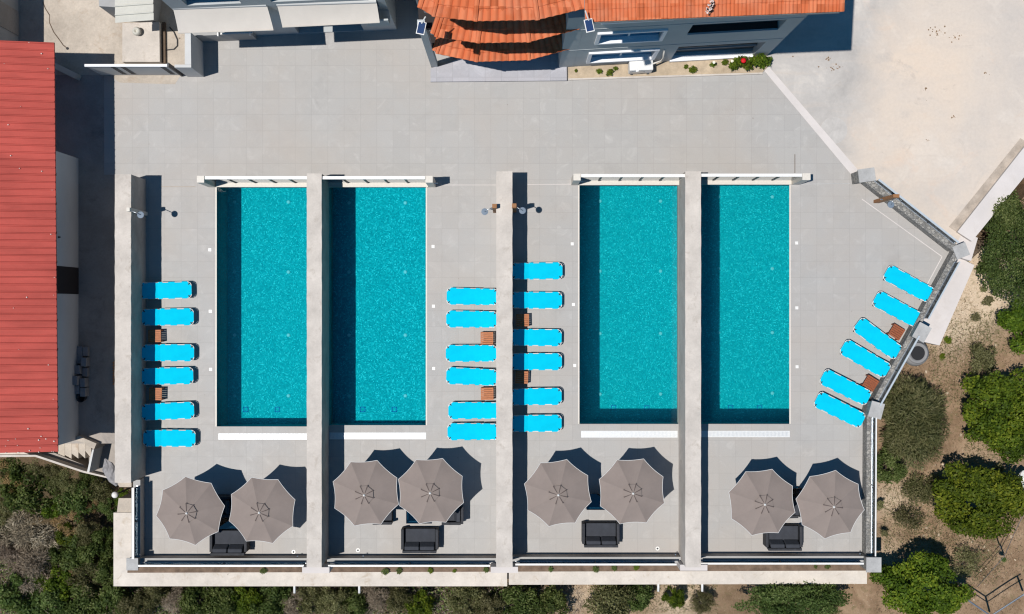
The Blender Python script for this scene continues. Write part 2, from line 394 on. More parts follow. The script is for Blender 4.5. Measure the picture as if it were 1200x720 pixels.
sand_spots = [(1125, 345, 45, 1.1), (1150, 325, 40, 1), (1110, 380, 30, .8), (1045, 585, 22, .8), (1040, 645, 18, .4), (680, 700, 16, .8), (800, 700, 22, .7), (1150, 555, 30, .35), (1165, 340, 25, .8), (790, 705, 34, .5), (720, 712, 20, .5), (960, 712, 10, .2)]
lit_spots = [(40, 630, 130, 1.2), (250, 705, 120, 1), (500, 705, 90, .9), (890, 715, 60, .5), (1060, 500, 45, .4), (620, 705, 40, .7)]
for i, v in enumerate(ground.data.vertices):
    k = 1 / (1 - v.co.z / H); px, py = 600 + v.co.x * S * k, 360 - v.co.y * S * k
    sa.data[i].value = min(1, sum(w * math.exp(-((px - a) ** 2 + (py - b) ** 2) / (r * r)) for a, b, r, w in sand_spots))
    li.data[i].value = min(1, sum(w * math.exp(-((px - a) ** 2 + (py - b) ** 2) / (r * r)) for a, b, r, w in lit_spots))

# ------------------------------------------------------------------ deck, yards, passage
P1 = (254, 218, 370, 500, 1.7); P2 = (386, 218.5, 499, 498.5, .95); P3 = (679, 217.5, 795, 497, 3.2); P4 = (812, 212, 925, 497, 3.2)
d = MB()
def dr(x0, y0, x1, y1): d.sheet(RC(x0, y0, x1, y1), 0.0)
dr(122, 88, 136, 205); dr(136, 88, 905, 205); dr(224, -160, 905, 88)
d.sheet(PX([(905, 205), (1000, 205), (905, 88)]), 0)
ys = [205, 212, 217.5, 218, 218.5, 497, 498.5, 500, 655]
def cut(x0, x1, pool=None):
    if pool is None: dr(x0, 205, x1, 655)
    elif x0 == 136: dr(136, 205, 254, 560); dr(161, 560, 254, 655)
    else: dr(x0, 205, x1, pool[1]); dr(x0, pool[3], x1, 655)
cut(136, 254, 1); cut(254, 370, P1); cut(370, 386); cut(386, 499, P2); cut(499, 679); cut(679, 795, P3); cut(795, 812); cut(812, 925, P4); cut(925, 1000)
d.sheet(PX([(1000, 205), (1000, 655), (1014, 655), (1014, 483), (1116, 297)]), 0)
structure('pool_deck', d, M['deck'], 'large grey porcelain tiled terrace around four pools', 'terrace')
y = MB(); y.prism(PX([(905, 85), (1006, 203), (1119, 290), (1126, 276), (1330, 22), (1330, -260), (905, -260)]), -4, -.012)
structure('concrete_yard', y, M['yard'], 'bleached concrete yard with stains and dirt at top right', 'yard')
y = MB(); y.prism(PX([(893, 80), (899, 76), (1009, 203.5), (1000.5, 208.5)]), -.3, .012)
structure('deck_kerb', y, M['apron'], 'narrow pale diagonal kerb between tiled deck and concrete yard', 'kerb')
y = MB(); y.prism(PX([(-160, -260), (224, -260), (224, 88), (122, 88), (60, 88), (-160, 88)]), -4, -.012)
structure('old_yard', y, M['yard_warm'], 'old beige concrete yard behind the red roofed building', 'yard')
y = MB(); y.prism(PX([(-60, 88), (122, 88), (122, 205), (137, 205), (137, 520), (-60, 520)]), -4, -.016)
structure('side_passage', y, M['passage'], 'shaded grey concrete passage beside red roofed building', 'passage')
y = MB(); y.sheet(PX([(1112, 266), (1121, 272), (1204, 168), (1196, 162)]), -.006)
structure('dirt_edge', y, M['dirt'], 'brown dirt gathered along the yard wall', 'dirt')
y = MB(); y.prism(PX([(128, 88), (212, 88), (205, 99), (140, 97)]), -.2, .004)
structure('patched_concrete', y, M['yard_warm'], 'rough patched concrete in front of the slatted gate', 'ground')

def strip(name, pts, w_, m, label, cat, z=.004):
    q = MB()
    for a, b in zip(pts, pts[1:]):
        A_, B_ = W(*a), W(*b); d_ = (B_ - A_).normalized(); n_ = Vector((-d_.y, d_.x, 0)) * w_ / 2
        q.quad(*[Vector((p.x, p.y, z)) for p in (A_ - n_, B_ - n_, B_ + n_, A_ + n_)])
    structure(name, q, m, label, cat)
strip('deck_joint', [(1010, 233.5), (1104, 301), (1082, 342)], .028, M['apron'], 'thin pale joint line in the tiles along the slanting parapets', 'joint')
strip('gate_track', [(926, 216.2), (996, 215.2)], .03, M['light_cap'], 'thin pale gate track right of the rightmost pool fence', 'track')
strip('gate_track', [(509, 217), (582, 217)], .02, M['apron'], 'thin pale gate track between second pool fence and middle wall', 'track')
strip('gate_track', [(618, 216.5), (672, 216)], .02, M['apron'], 'thin pale gate track between middle wall and third pool fence', 'track')
strip('gate_track', [(188, 219), (229, 219)], .02, M['dirt'], 'thin brownish gate track left of the leftmost pool fence', 'track')
strip('gate_track', [(931.5, 181), (931.5, 203)], .025, M['bark'], 'short dark line in the tiles above the rightmost fence end', 'track')
p = W(977, 153); solo('manhole_cover', MB().lathe((p.x, p.y, -.02), [(.50, 0), (.50, .024)], 40), M['yardgrey'], 'faint round concrete manhole cover in the yard by the diagonal kerb', 'manhole')
def leaves(name, px, py, n, r, seed, label):
    g = random.Random(seed); q = MB()
    for i in range(n):
        c = W(px + g.gauss(0, r), py + g.gauss(0, r * .7), 0); a = g.uniform(0, 6.28); l_ = g.uniform(.02, .07); w_ = l_ * .45
        u = Vector((math.cos(a), math.sin(a), .15)) * l_; v_ = Vector((-math.sin(a), math.cos(a), 0)) * w_; b = Vector((c.x, c.y, .002))
        q.quad(b, b + u * .5 + v_, b + u, b + u * .5 - v_)
    o = obj(name, q, M['leaflitter']); tag(o, label, 'dry leaves', kind='stuff')
leaves('dry_leaves', 970, 69, 16, 1.3, 1, 'little heap of dry brown leaves near the house shadow'); leaves('dry_leaves', 980, 80, 14, 3.0, 2, 'loose dry brown leaves below the house shadow'); leaves('dry_leaves', 1098, 38, 26, 5, 3, 'scatter of dry leaves in the upper yard')
leaves('dry_leaves', 1118, 44, 12, 5, 4, 'a few dry leaves right of the upper leaf scatter'); leaves('dry_leaves', 1117, 138, 5, 1.5, 5, 'tiny clump of dry leaves in the middle of the yard'); leaves('dry_leaves', 1155, 86, 4, 1, 6, 'tiny clump of dry leaves at the right of the yard'); leaves('dry_leaves', 1088, 165, 5, 1.2, 7, 'tiny clump of dry leaves in the lower yard')

# ------------------------------------------------------------------ swimming pools
def pool(spec, label, gx0, gx1, gy0, gy1, lamps, drains):
    x0, y0, x1, y1, dep = spec
    a = W(x0, y1); b = W(x1, y0)
    t = thing('swimming_pool', label, 'pool', ((a.x + b.x) / 2, (a.y + b.y) / 2, 0), group='swimming pools')
    m = MB(); X0, Y0, X1, Y1 = a.x, a.y, b.x, b.y
    fx = X1 * (1 + dep / H) + .05 if X1 > 0 else X1          # the floor runs on under the right and lower rims
    fy = min(Y0, W(0, y1 - 2.5, -dep).y)
    fn = max(Y1, W(0, y0, -dep).y + .05)
    c = [(X0, Y0), (X1, Y0), (X1, Y1), (X0, Y1)]; f = [(X0, fy), (fx, fy), (fx, fn), (X0, fn)]
    m.quad(*[(*q, -dep) for q in f])
    for i in range(4):
        j = (i + 1) % 4; m.quad((*f[i], -dep), (*f[j], -dep), (*c[j], -.003), (*c[i], -.003))
    obj('basin', m, M['mosaic'], t)
    obj('water', MB().quad((X0, Y0, -.03), (X1, Y0, -.03), (X1, Y1, -.03), (X0, Y1, -.03)), M['water'], t)
    obj('water_body', MB().hexa([(q[0], q[1], -dep + .02) for q in f], [(q[0], q[1], -.045) for q in c]), M['water_body'], t)
    m = MB(); g0 = W(gx0, gy1); g1 = W(gx1, gy0); m.box(g0.x, g0.y, -.05, g1.x, g1.y, .012)
    obj('overflow_grille', m, M['mosaic_step'], t)
    for side, X in (('w', X0), ('e', X1)):
        if (side == 'w' and gx0 in (256, 681)) or (side == 'e' and gx1 in (499.5, 925.5)):
            sg = -1 if side == 'w' else 1; obj('rim', MB().box(min(X, X + sg * .05), Y0, -.02, max(X, X + sg * .05), Y1, .006), M['cream'], t)
    sl = MB(); n = int((g1.x - g0.x) / .05)
    for i in range(n): sl.box(g0.x + i * .05, g0.y + .03, .0125, g0.x + i * .05 + .012, g1.y - .03, .0135)
    obj('grille_slot', sl, M['steel'], t)
    for lx in lamps[0]:
        for ly in lamps[1]:
            p = W(lx, ly, -dep); obj('pool_lamp', MB().lathe(p, [(.065, 0), (.065, .02), (.045, .035)], 12), M['lens'], t)
    for lx, ly in drains:
        p = W(lx, ly, -dep); m = MB(); k = .085
        for sx, sy, w_, h_ in ((0, -k, 2 * k, .025), (0, k, 2 * k, .025), (-k, 0, .025, 2 * k), (k, 0, .025, 2 * k)):
            m.box(p.x + sx - w_ / 2 - .005, p.y + sy - h_ / 2 - .005, p.z + .002, p.x + sx + w_ / 2 + .005, p.y + sy + h_ / 2 + .005, p.z + .02)
        fr = obj('floor_drain', m, M['drain'], t)
    return t
pool(P1, 'leftmost turquoise mosaic swimming pool, open to six loungers on its left', 256, 370, 508, 515.5, ((275, 338), (237, 319, 393, 464)), ((288, 480), (325, 480)))
pool(P2, 'turquoise mosaic swimming pool, second from left, shaded by the wall on its left', 386, 499.5, 507, 515, ((409, 475), (238, 319, 393, 464)), ((425, 480), (462, 480)))
pool(P3, 'turquoise mosaic swimming pool between the middle loungers and the third long wall', 681, 794, 505, 513, ((703, 774), (236, 318, 391, 462)), ((719, 478), (758, 478)))
pool(P4, 'rightmost turquoise mosaic swimming pool, next to the slanting loungers', 812, 925.5, 505, 512.5, ((842, 905), (231, 315, 390, 461)), ((856, 478), (890, 478)))

lights = [('left pool', [(246, 293), (246.5, 365), (247, 433)]), ('second pool', [(507.5, 289), (508, 359), (508.3, 432)]), ('third pool', [(670.6, 286), (672, 357), (673.5, 428.5)]), ('rightmost pool', [(933.5, 285), (933.7, 361), (934, 430)])]
for nm, ps in lights:
    for (px, py), w_ in zip(ps, ('uppermost', 'middle', 'lowest')):
        p = W(px, py); solo('deck_light', MB().box(p.x - .055, p.y - .055, 0, p.x + .055, p.y + .055, .012), M['white'], 'small square white deck light, %s of three beside the %s' % (w_, nm), 'deck light', 'square deck lights')

# ------------------------------------------------------------------ long walls between the pools
def long_wall(x0, x1, y0, y1, label, pier):
    z = 1.8
    m = MB(); m.prism(RC(x0, y0, x1, y1, z), -.4, z - .03); c = W((x0 + x1) / 2, (y0 + y1) / 2, 0)
    t = thing('privacy_wall', label, 'wall', (c.x, c.y, 0), group='long walls between the terraces')
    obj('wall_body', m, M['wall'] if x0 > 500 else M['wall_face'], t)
    pts = []; a, b = W(x0, y1, z), W(x1, y0, z)
    n = 60; top = MB(); L = b.y - a.y            # coping poured by hand: its edges waver
    rr = random.Random(int(x0)); prof = []
    for i in range(n + 1):
        yy = a.y + L * i / n; prof.append((a.x - .008 - rr.random() * .014, b.x + .008 + rr.random() * .014, yy))
    for zz in (z - .05, z): top.v += [Vector((p[0], p[2], zz)) for p in prof] + [Vector((p[1], p[2], zz)) for p in prof]
    k = n + 1
    for i in range(n):
        top.f += [(2 * k + i, 3 * k + i, 3 * k + i + 1, 2 * k + i + 1), (i, i + 1, k + i + 1, k + i), (i, 2 * k + i, 2 * k + i + 1, i + 1), (k + i, k + i + 1, 3 * k + i + 1, 3 * k + i)]
    top.f += [(0, k, 3 * k, 2 * k), (n, 2 * k + n, 3 * k + n, k + n)]
    obj('coping', top, M['wall'], t)
    if pier: obj('end_pier', MB().prism(RC(*pier, 1.2), -.4, 1.2), M['apron'], t)
    return t
long_wall(135, 153, 204.5, 566, 'long cream wall at far left, behind the left row of loungers', None)
long_wall(360, 376.5, 203.5, 665, 'long cream wall dividing the two left pools', (354, 665, 386, 672))
long_wall(582, 600, 201, 665, 'long cream wall in the middle with a shower on each side', (575, 664.5, 607, 671.5))
long_wall(803.5, 821, 201, 665, 'long cream wall dividing the two right pools', (797, 662, 829, 669))

# ------------------------------------------------------------------ low parapets, glass railings, ledge
def seg_frame(p, q):
    u = (q - p); L = u.length; u = u / L; n = Vector((u.y, -u.x, 0)); return u, n, L     # n points to the right of p->q
def parapet(p0, p1, h, th, label, m, cap, name='parapet_wall', cat='wall', z0=-2.6):
    p, q = W(*p0), W(*p1); u, n, L = seg_frame(p, q)
    mb = MB(); b = [p, q, q + n * th, p + n * th]
    mb.hexa([Vector((v.x, v.y, z0)) for v in b], [Vector((v.x, v.y, h - .04)) for v in b])
    c = (p + q) / 2; t = thing(name, label, cat, (c.x, c.y, 0))
    obj('wall_body', mb, m, t)
    mb = MB(); b = [p - n * .01, q - n * .01, q + n * (th + .01), p + n * (th + .01)]
    mb.hexa([Vector((v.x, v.y, h - .04)) for v in b], [Vector((v.x, v.y, h)) for v in b]); obj('coping', mb, cap, t)
def railing(p0, p1, zb, zt, off, label, trim0=0.0, trim1=0.0, posts=3, railw=.07, sleeve=None, glass='glass'):
    p, q = W(*p0), W(*p1); u, n, L = seg_frame(p, q); p = p + n * off + u * trim0; q = q + n * off - u * trim1
    L = (q - p).length; c = (p + q) / 2; topm = M['white'] if abs(u.x) > .9 or abs(u.y) > .9 else M['rail_grey']
    t = thing('glass_railing', label, 'railing', (c.x, c.y, zb))
    def bar(a, b, w_, z0, z1):
        k = [a - n * w_ / 2, b - n * w_ / 2, b + n * w_ / 2, a + n * w_ / 2]
        return MB().hexa([Vector((v.x, v.y, z0)) for v in k], [Vector((v.x, v.y, z1)) for v in k])
    obj('top_rail', bar(p, q, railw, zt - .04, zt), topm, t)
    obj('bottom_channel', bar(p, q, .05, zb + .002, zb + .04), M['steel'], t)
    for i in range(posts):
        a = p + u * (L * i / posts + .02); b = p + u * (L * (i + 1) / posts - .02)
        obj('glass_pane', bar(a, b, .012, zb + .041, zt - .041), M[glass], t)
    for i in range(1, posts):
        a = p + u * (L * i / posts - .018); b = p + u * (L * i / posts + .018)
        obj('clamp', bar(a, b, .03, zb + .041, zt - .041), M['dark'], t)
    return t
bays = [('leftmost terrace', 169, 370, 651), ('second terrace from the left', 386, 583, 651), ('third terrace from the left', 600, 796, 649.5), ('rightmost terrace', 812, 1010, 648.5)]
for nm, x0, x1, yy in bays:
    parapet((x0, yy), (x1, yy), .55, .2, 'low dark parapet at the lower end of the %s' % nm, M['wall_face'], M['house_grey'])
    railing((x0, yy), (x1, yy), .55, 1.1, .15, 'glass railing with white top rail at the bottom of the %s' % nm, .12, .25, 2, .065)
parapet((169.5, 560), (169.5, 651), .55, .24, 'low parapet on the left side of the leftmost terrace', M['wall_face'], M['house_grey'])
railing((169.5, 566), (169.5, 651), .55, 1.1, .085, 'clear glass railing on the left side of the leftmost terrace', .02, .1, 2, .085)
parapet((1010, 648), (1011, 483), .55, .2, 'grey stone clad parapet down the right edge of the rightmost terrace', M['stone'], M['stone_cap'])
parapet((1011, 481), (1112, 296), .55, .2, 'slanting grey stone parapet behind the six slanting loungers', M['stone'], M['stone_cap'])
parapet((1110, 295), (1003, 211), .55, .27, 'slanting grey stone parapet below the concrete yard', M['stone'], M['stone_cap'])
railing((1010, 648), (1011, 483), .55, 1.1, .17, 'clear glass railing down the right edge of the rightmost terrace', .1, .1, 2, .045)
railing((1016, 471), (1062, 389), .55, 1.1, .16, 'lower slanting glass railing between two stone piers', .02, .05, 2, .06)
railing((1070, 374), (1109, 303), .55, 1.1, .16, 'upper slanting glass railing beside the outer concrete slab', .1, .1, 2, .05)
railing((1106, 292), (1012, 218), .55, 1.1, .23, 'slanting glass railing between terrace and concrete yard', .0, .1, 3, .07)

def pier(px, py, size, rz, h, label, z0=-2.6, over=.04):
    p = W(px, py); t = thing('stone_pier', label, 'pier', (p.x, p.y, 0), rz)
    sx, sy = size
    obj('pier_body', MB().box(-sx / 2, -sy / 2, z0, sx / 2, sy / 2, h - .06), M['stone'], t, world=False)
    obj('pier_cap', MB().box(-sx / 2 - over, -sy / 2 - over, h - .06, sx / 2 + over, sy / 2 + over, h), M['light_cap'], t, world=False)
pier(1006, 209, (.52, .40), R(8), 1.05, 'stone pier with pale cap where the diagonal kerb meets the stone parapet', -1)
pier(1119, 295, (.42, .42), R(22), .62, 'low stone pier at the outermost right corner of the terrace')
pier(1069, 389, (.52, .40), R(61), 1.05, 'stone pier midway along the slanting row of loungers')
pier(1017, 478, (.50, .40), R(75), 1.05, 'stone pier beside the lowest slanting lounger')
pier(1014, 655, (.46, .46), 0, 1.05, 'stone pier at the lower right corner of the terrace')
pier(164.5, 655, (.34, .36), 0, .95, 'grey pier at the lower left corner of the terrace')

e = MB(); zl = -.30
e.prism(PX([(133, 601), (154, 601), (154, 669), (594.3, 669), (594.3, 687.3), (133, 687.3)], zl), -.62, zl)
structure('concrete_ledge', e, M['ledge'], 'broad pale concrete ledge below the left terraces', 'ledge')
e = MB(); e.prism(PX([(596.3, 669), (1016, 667.5), (1016, 684.5), (596.3, 685.5)], zl), -.62, zl)
structure('concrete_ledge', e, M['ledge'], 'broad pale concrete ledge below the right terraces', 'ledge')
e = MB(); e.prism(PX([(140, 606), (160, 606), (160, 664), (1013, 662), (1013, 680), (140, 682)], zl), -4.7, -.62)
structure('retaining_wall', e, M['wall_face'], 'retaining wall under the concrete ledge', 'wall')
e = MB(); e.prism(PX([(150, 655), (1014, 652), (1014, 668.5), (150, 671)], -.36), -.9, -.292)
structure('soil_strip', e, M['soil'], 'thin strip of brown soil between railing and ledge', 'soil')
for (px, py), nm in zip(((345, 686), (421, 686), (771.5, 684), (823, 684)), ('the leftmost', 'second from the left', 'second from the right', 'the rightmost')):
    p = W(px, py, -.42); solo('drain_spout', MB().tube([p + Vector((0, .25, 0)), p - Vector((0, .3, .02))], .045, 10), M['white'], 'white pipe spout under the ledge, %s' % nm, 'pipe', 'drain spouts', smooth=True)
e = MB(); e.prism(PX([(1114, 297), (1142, 311), (1101, 405), (1070, 398)], -.35), -1.6, -.35)
structure('concrete_slab', e, M['apron'], 'pale concrete slab outside the slanting railing', 'slab')
e = MB(); e.prism(PX([(1116, 281), (1126, 271), (1146, 279), (1138, 306), (1118, 300)], -.04), -1.6, -.04)
structure('corner_apron', e, M['apron'], 'pale concrete corner outside the terrace', 'slab')
e = MB(); e.prism(PX([(1122, 272), (1330, 8), (1330, 40), (1200, 208), (1139, 283)], .15), -2.6, .15)
solo('yard_wall', e, M['apron'], 'long pale retaining wall top between concrete yard and dark hedge', 'wall')

# ------------------------------------------------------------------ glass fences at the upper end of the pools
def pool_fence(x0, x1, ytop, nm, pil, npost, dark_span):
    z = 1.72; k = (1 - z / H)
    g = lambda x: 600 + (x - 600) * k
    gy = 360 + (ytop - 360) * k
    p, q = W(g(x0), gy), W(g(x1), gy); c = (p + q) / 2
    t = thing('glass_fence', 'clear glass fence with broad white top rail above the %s' % nm, 'fence', (c.x, c.y, 0), group='fences at the heads of the pools')
    obj('top_rail', MB().box(p.x, p.y - .055, z - .06, q.x, q.y + .055, z), M['white'], t)
    obj('kerb', MB().box(p.x, p.y - .17, -.02, q.x, q.y + .06, .13), M['cream'], t)
    obj('bottom_rail', MB().box(p.x, p.y - .025, .132, q.x, q.y + .025, .18), M['cream'], t)
    L = q.x - p.x
    for i in range(npost + 1):
        a = p.x + L * i / npost
        if i: obj('fence_post', MB().box(a - .03, p.y - .03, .132, a + .03, p.y + .03, z - .061), M['dark'] if i < npost else M['cream'], t)
    for i in range(npost):
        a = p.x + L * i / npost + .035; b = p.x + L * (i + 1) / npost - .035
        tin = i in dark_span
        obj('glass_pane', MB().box(a, p.y - .008, .185, b, p.y + .008, z - .065), M['tinted' if tin else 'glass'], t)
    px0, px1 = pil
    a, b = W(g(px0), gy).x, W(g(px1), gy).x
    obj('end_pillar', MB().box(a, p.y - .17, -.02, b, p.y + .07, z - .02), M['cream'], t)
    obj('latch', MB().tube([(a - .12 if px0 < 600 and px0 < x0 else b, p.y - .12, 1.0), (a if px0 < 600 and px0 < x0 else b + .14, p.y - .12, 1.0)], .02, 8), M['steel'], t)
pool_fence(240, 361, 208.5, 'leftmost pool', (230.5, 239), 5, (3, 4))
pool_fence(376, 498, 208.5, 'second pool', (498.5, 507), 5, (0, 1))
pool_fence(681, 804, 206, 'third pool', (672, 680.5), 5, (3, 4))
pool_fence(820.5, 940, 205.5, 'rightmost pool', (940.5, 950), 5, (0, 1))

# ------------------------------------------------------------------ sun loungers
LG = 1.86; LW = .60
def make_lounger():
    t = thing('sun_lounger', '', 'sun lounger', (0, 0, 0), 0, 'turquoise sun loungers')
    zt = .33; hw = LW / 2; foot = -LG / 2; hinge = .30; head = LG / 2; tilt = R(13)
    def up(x, y, dz=0.0):                       # the backrest is raised a little past the hinge
        if x <= hinge: return Vector((x, y, zt + dz))
        return Vector((hinge + (x - hinge) * math.cos(tilt), y, zt + (x - hinge) * math.sin(tilt) + dz))
    ch = .11
    loop = [up(hinge, -hw), up(foot + ch, -hw), up(foot + .03, -hw + .05), up(foot, -hw + ch), up(foot, hw - ch), up(foot + .03, hw - .05), up(foot + ch, hw), up(hinge, hw)]
    obj('seat_frame', MB().tube(loop, .016, 8), M['white'], t, world=False, smooth=True)
    hl = [up(hinge + .015, hw - .012), up(head - ch, hw - .012), up(head - .03, hw - .05), up(head, hw - ch), up(head, -hw + ch), up(head - .03, -hw + .05), up(head - ch, -hw + .012), up(hinge + .015, -hw + .012)]
    obj('back_frame', MB().tube(hl, .016, 8), M['white'], t, world=False, smooth=True)
    def cloth(name, xs):                        # wide sleeves alternate with notches that bare the tube
        m = MB(); rows = []
        for x, w_ in xs: rows.append((x, w_))
        for dz in (.020, .008):
            for x, w_ in rows: m.v += [up(x, -w_, dz), up(x, w_, dz)]
        n = len(rows)
        for i in range(n - 1):
            m.f += [(2 * i, 2 * i + 1, 2 * i + 3, 2 * i + 2), (2 * n + 2 * i, 2 * n + 2 * i + 2, 2 * n + 2 * i + 3, 2 * n + 2 * i + 1),
                    (2 * i, 2 * i + 2, 2 * n + 2 * i + 2, 2 * n + 2 * i), (2 * i + 1, 2 * n + 2 * i + 1, 2 * n + 2 * i + 3, 2 * i + 3)]
        m.f += [(0, 2 * n, 2 * n + 1, 1), (2 * n - 2, 2 * n - 1, 4 * n - 1, 4 * n - 2)]
        return obj(name, m, M['sling'], t, world=False)
    W_, N_ = hw + .012, hw - .022
    cloth('seat_sling', [(foot - .012, hw - .15), (foot + .15, W_), (foot + .34, W_), (foot + .345, N_), (foot + .60, N_), (foot + .605, W_), (foot + .84, W_), (foot + .845, N_), (foot + 1.05, N_), (foot + 1.055, W_), (hinge - .03, W_), (hinge - .025, N_), (hinge + .018, N_)])
    cloth('back_sling', [(hinge + .019, N_), (hinge + .08, N_), (hinge + .085, W_ - .012), (hinge + .34, W_ - .012), (hinge + .345, N_ - .01), (head - .16, N_ - .01), (head - .155, W_ - .012), (head - .14, W_ - .012), (head + .01, hw - .14)])
    for x, splay in ((foot + .20, -.07), (hinge - .22, .12)):
        obj('leg', MB().tube([(x, -hw + .03, zt - .01), (x + splay, -hw + .02, .05), (x + splay, -hw + .05, .016), (x + splay, hw - .05, .016), (x + splay, hw - .02, .05), (x, hw - .03, zt - .01)], .015, 8), M['dark'], t, world=False, smooth=True)
    obj('leg', MB().tube([(hinge + .34, -hw + .06, zt + .06), (hinge + .42, -hw + .04, .016), (hinge + .42, hw - .04, .016), (hinge + .34, hw - .06, zt + .06)], .015, 8), M['dark'], t, world=False, smooth=True)
    for sy in (-1, 1):
        obj('corner_cap', MB().rbox(up(foot + .075, sy * (hw - .075), .022), (.085, .035, .012), sy * R(-45)), M['black'], t, world=False)
        obj('corner_cap', MB().rbox(up(head - .075, sy * (hw - .075), .022), (.085, .035, .012), sy * R(45), 0), M['black'], t, world=False)
    return t
lounger = make_lounger(); used = []
ordn = ('first', 'second', 'third', 'fourth', 'fifth', 'sixth')
def place_lounger(px, py, deg, label):
    p = W(px, py, .33); p.z = 0
    if not used: used.append(1); lounger.location = p; lounger.rotation_euler = (0, 0, R(deg)); lounger['label'] = label
    else: dup(lounger, p, R(deg), label)
# foot towards the pool; 0 degrees puts the head at the right
for i, (cx, cy, a) in enumerate([(194.5, 340.5, 1.3), (197, 371.7, .6), (197.5, 413.6, -.2), (196.5, 440.8, .8), (197.5, 482, 2.2), (199, 513.7, -.6)]):
    place_lounger(cx, cy, 180 + a, 'half shaded turquoise sun lounger, %s from the top in the far left row' % ordn[i])
for i, (cx, cy, a) in enumerate([(553.5, 347.7, -1.2), (553, 374.3, -.6), (552.5, 414.3, .2), (553, 441.5, -2.2), (555.5, 481.3, .6), (554.5, 506, .4)]):
    place_lounger(cx, cy, a, 'sunlit turquoise sun lounger left of the middle wall, %s from the top' % ordn[i])
for i, (cx, cy, a) in enumerate([(629, 317.8, .4), (628.5, 352, -.4), (628, 395.7, -.8), (628.3, 424, -.4), (628, 465, .6), (628, 496.3, .3)]):
    place_lounger(cx, cy, 180 + a, 'half shaded turquoise sun lounger right of the middle wall, %s from the top' % ordn[i])
for i, (cx, cy, a) in enumerate([(1064.5, 332.8, 29), (1052, 363, 28.5), (1028.3, 397, 37), (1013.5, 420.5, 30.5), (990.3, 454, 27), (983.5, 480.5, 26.5)]):
    place_lounger(cx, cy, -a, 'slanting turquoise sun lounger at the far right, %s from the top' % ordn[i])

# ------------------------------------------------------------------ small teak side tables
def side_table(px, py, deg, m, label, size=.46):
    p = W(px, py, .38); p.z = 0
    t = thing('side_table', label, 'side table', p, R(deg), 'small teak side tables')
    h = .38; k = size / 2
    for sx in (-1, 1):
        for sy in (-1, 1): obj('leg', MB().box(sx * (k - .03) - .022, sy * (k - .03) - .022, 0, sx * (k - .03) + .022, sy * (k - .03) + .022, h - .025), m, t, world=False)
    top = MB(); n = 6; w_ = size / n
    for i in range(n): top.box(-k, -k + i * w_ + .006, h - .024, k, -k + (i + 1) * w_ - .006, h)
    top.box(-k, -k, h - .05, -k + .03, k, h - .026); top.box(k - .03, -k, h - .05, k, k, h - .026)
    obj('table_top', top, m, t, world=False)
for px, py, a, m, lb in [(181, 394, 1, 'wood', 'small teak table between the second and third lounger of the far left row'), (182, 462, -1, 'wood', 'small teak table between the fourth and fifth lounger of the far left row'),
                         (570.5, 396.6, 0, 'wood', 'small teak table left of the middle wall, the upper of two'), (570.8, 461.7, 1, 'wood', 'small teak table left of the middle wall, the lower of two'),
                         (612.5, 375.5, 1, 'wood', 'small teak table right of the middle wall, the upper of two'), (611.5, 442.5, -2, 'wood', 'small teak table right of the middle wall, the lower of two'),
                         (1051, 389.3, -32, 'wood_dark', 'dark red teak table between the second and third slanting lounger'), (1020.5, 449.3, -32, 'wood_dark', 'dark red teak table between the fourth and fifth slanting lounger')]:
    side_table(px, py, a, M[m], lb)

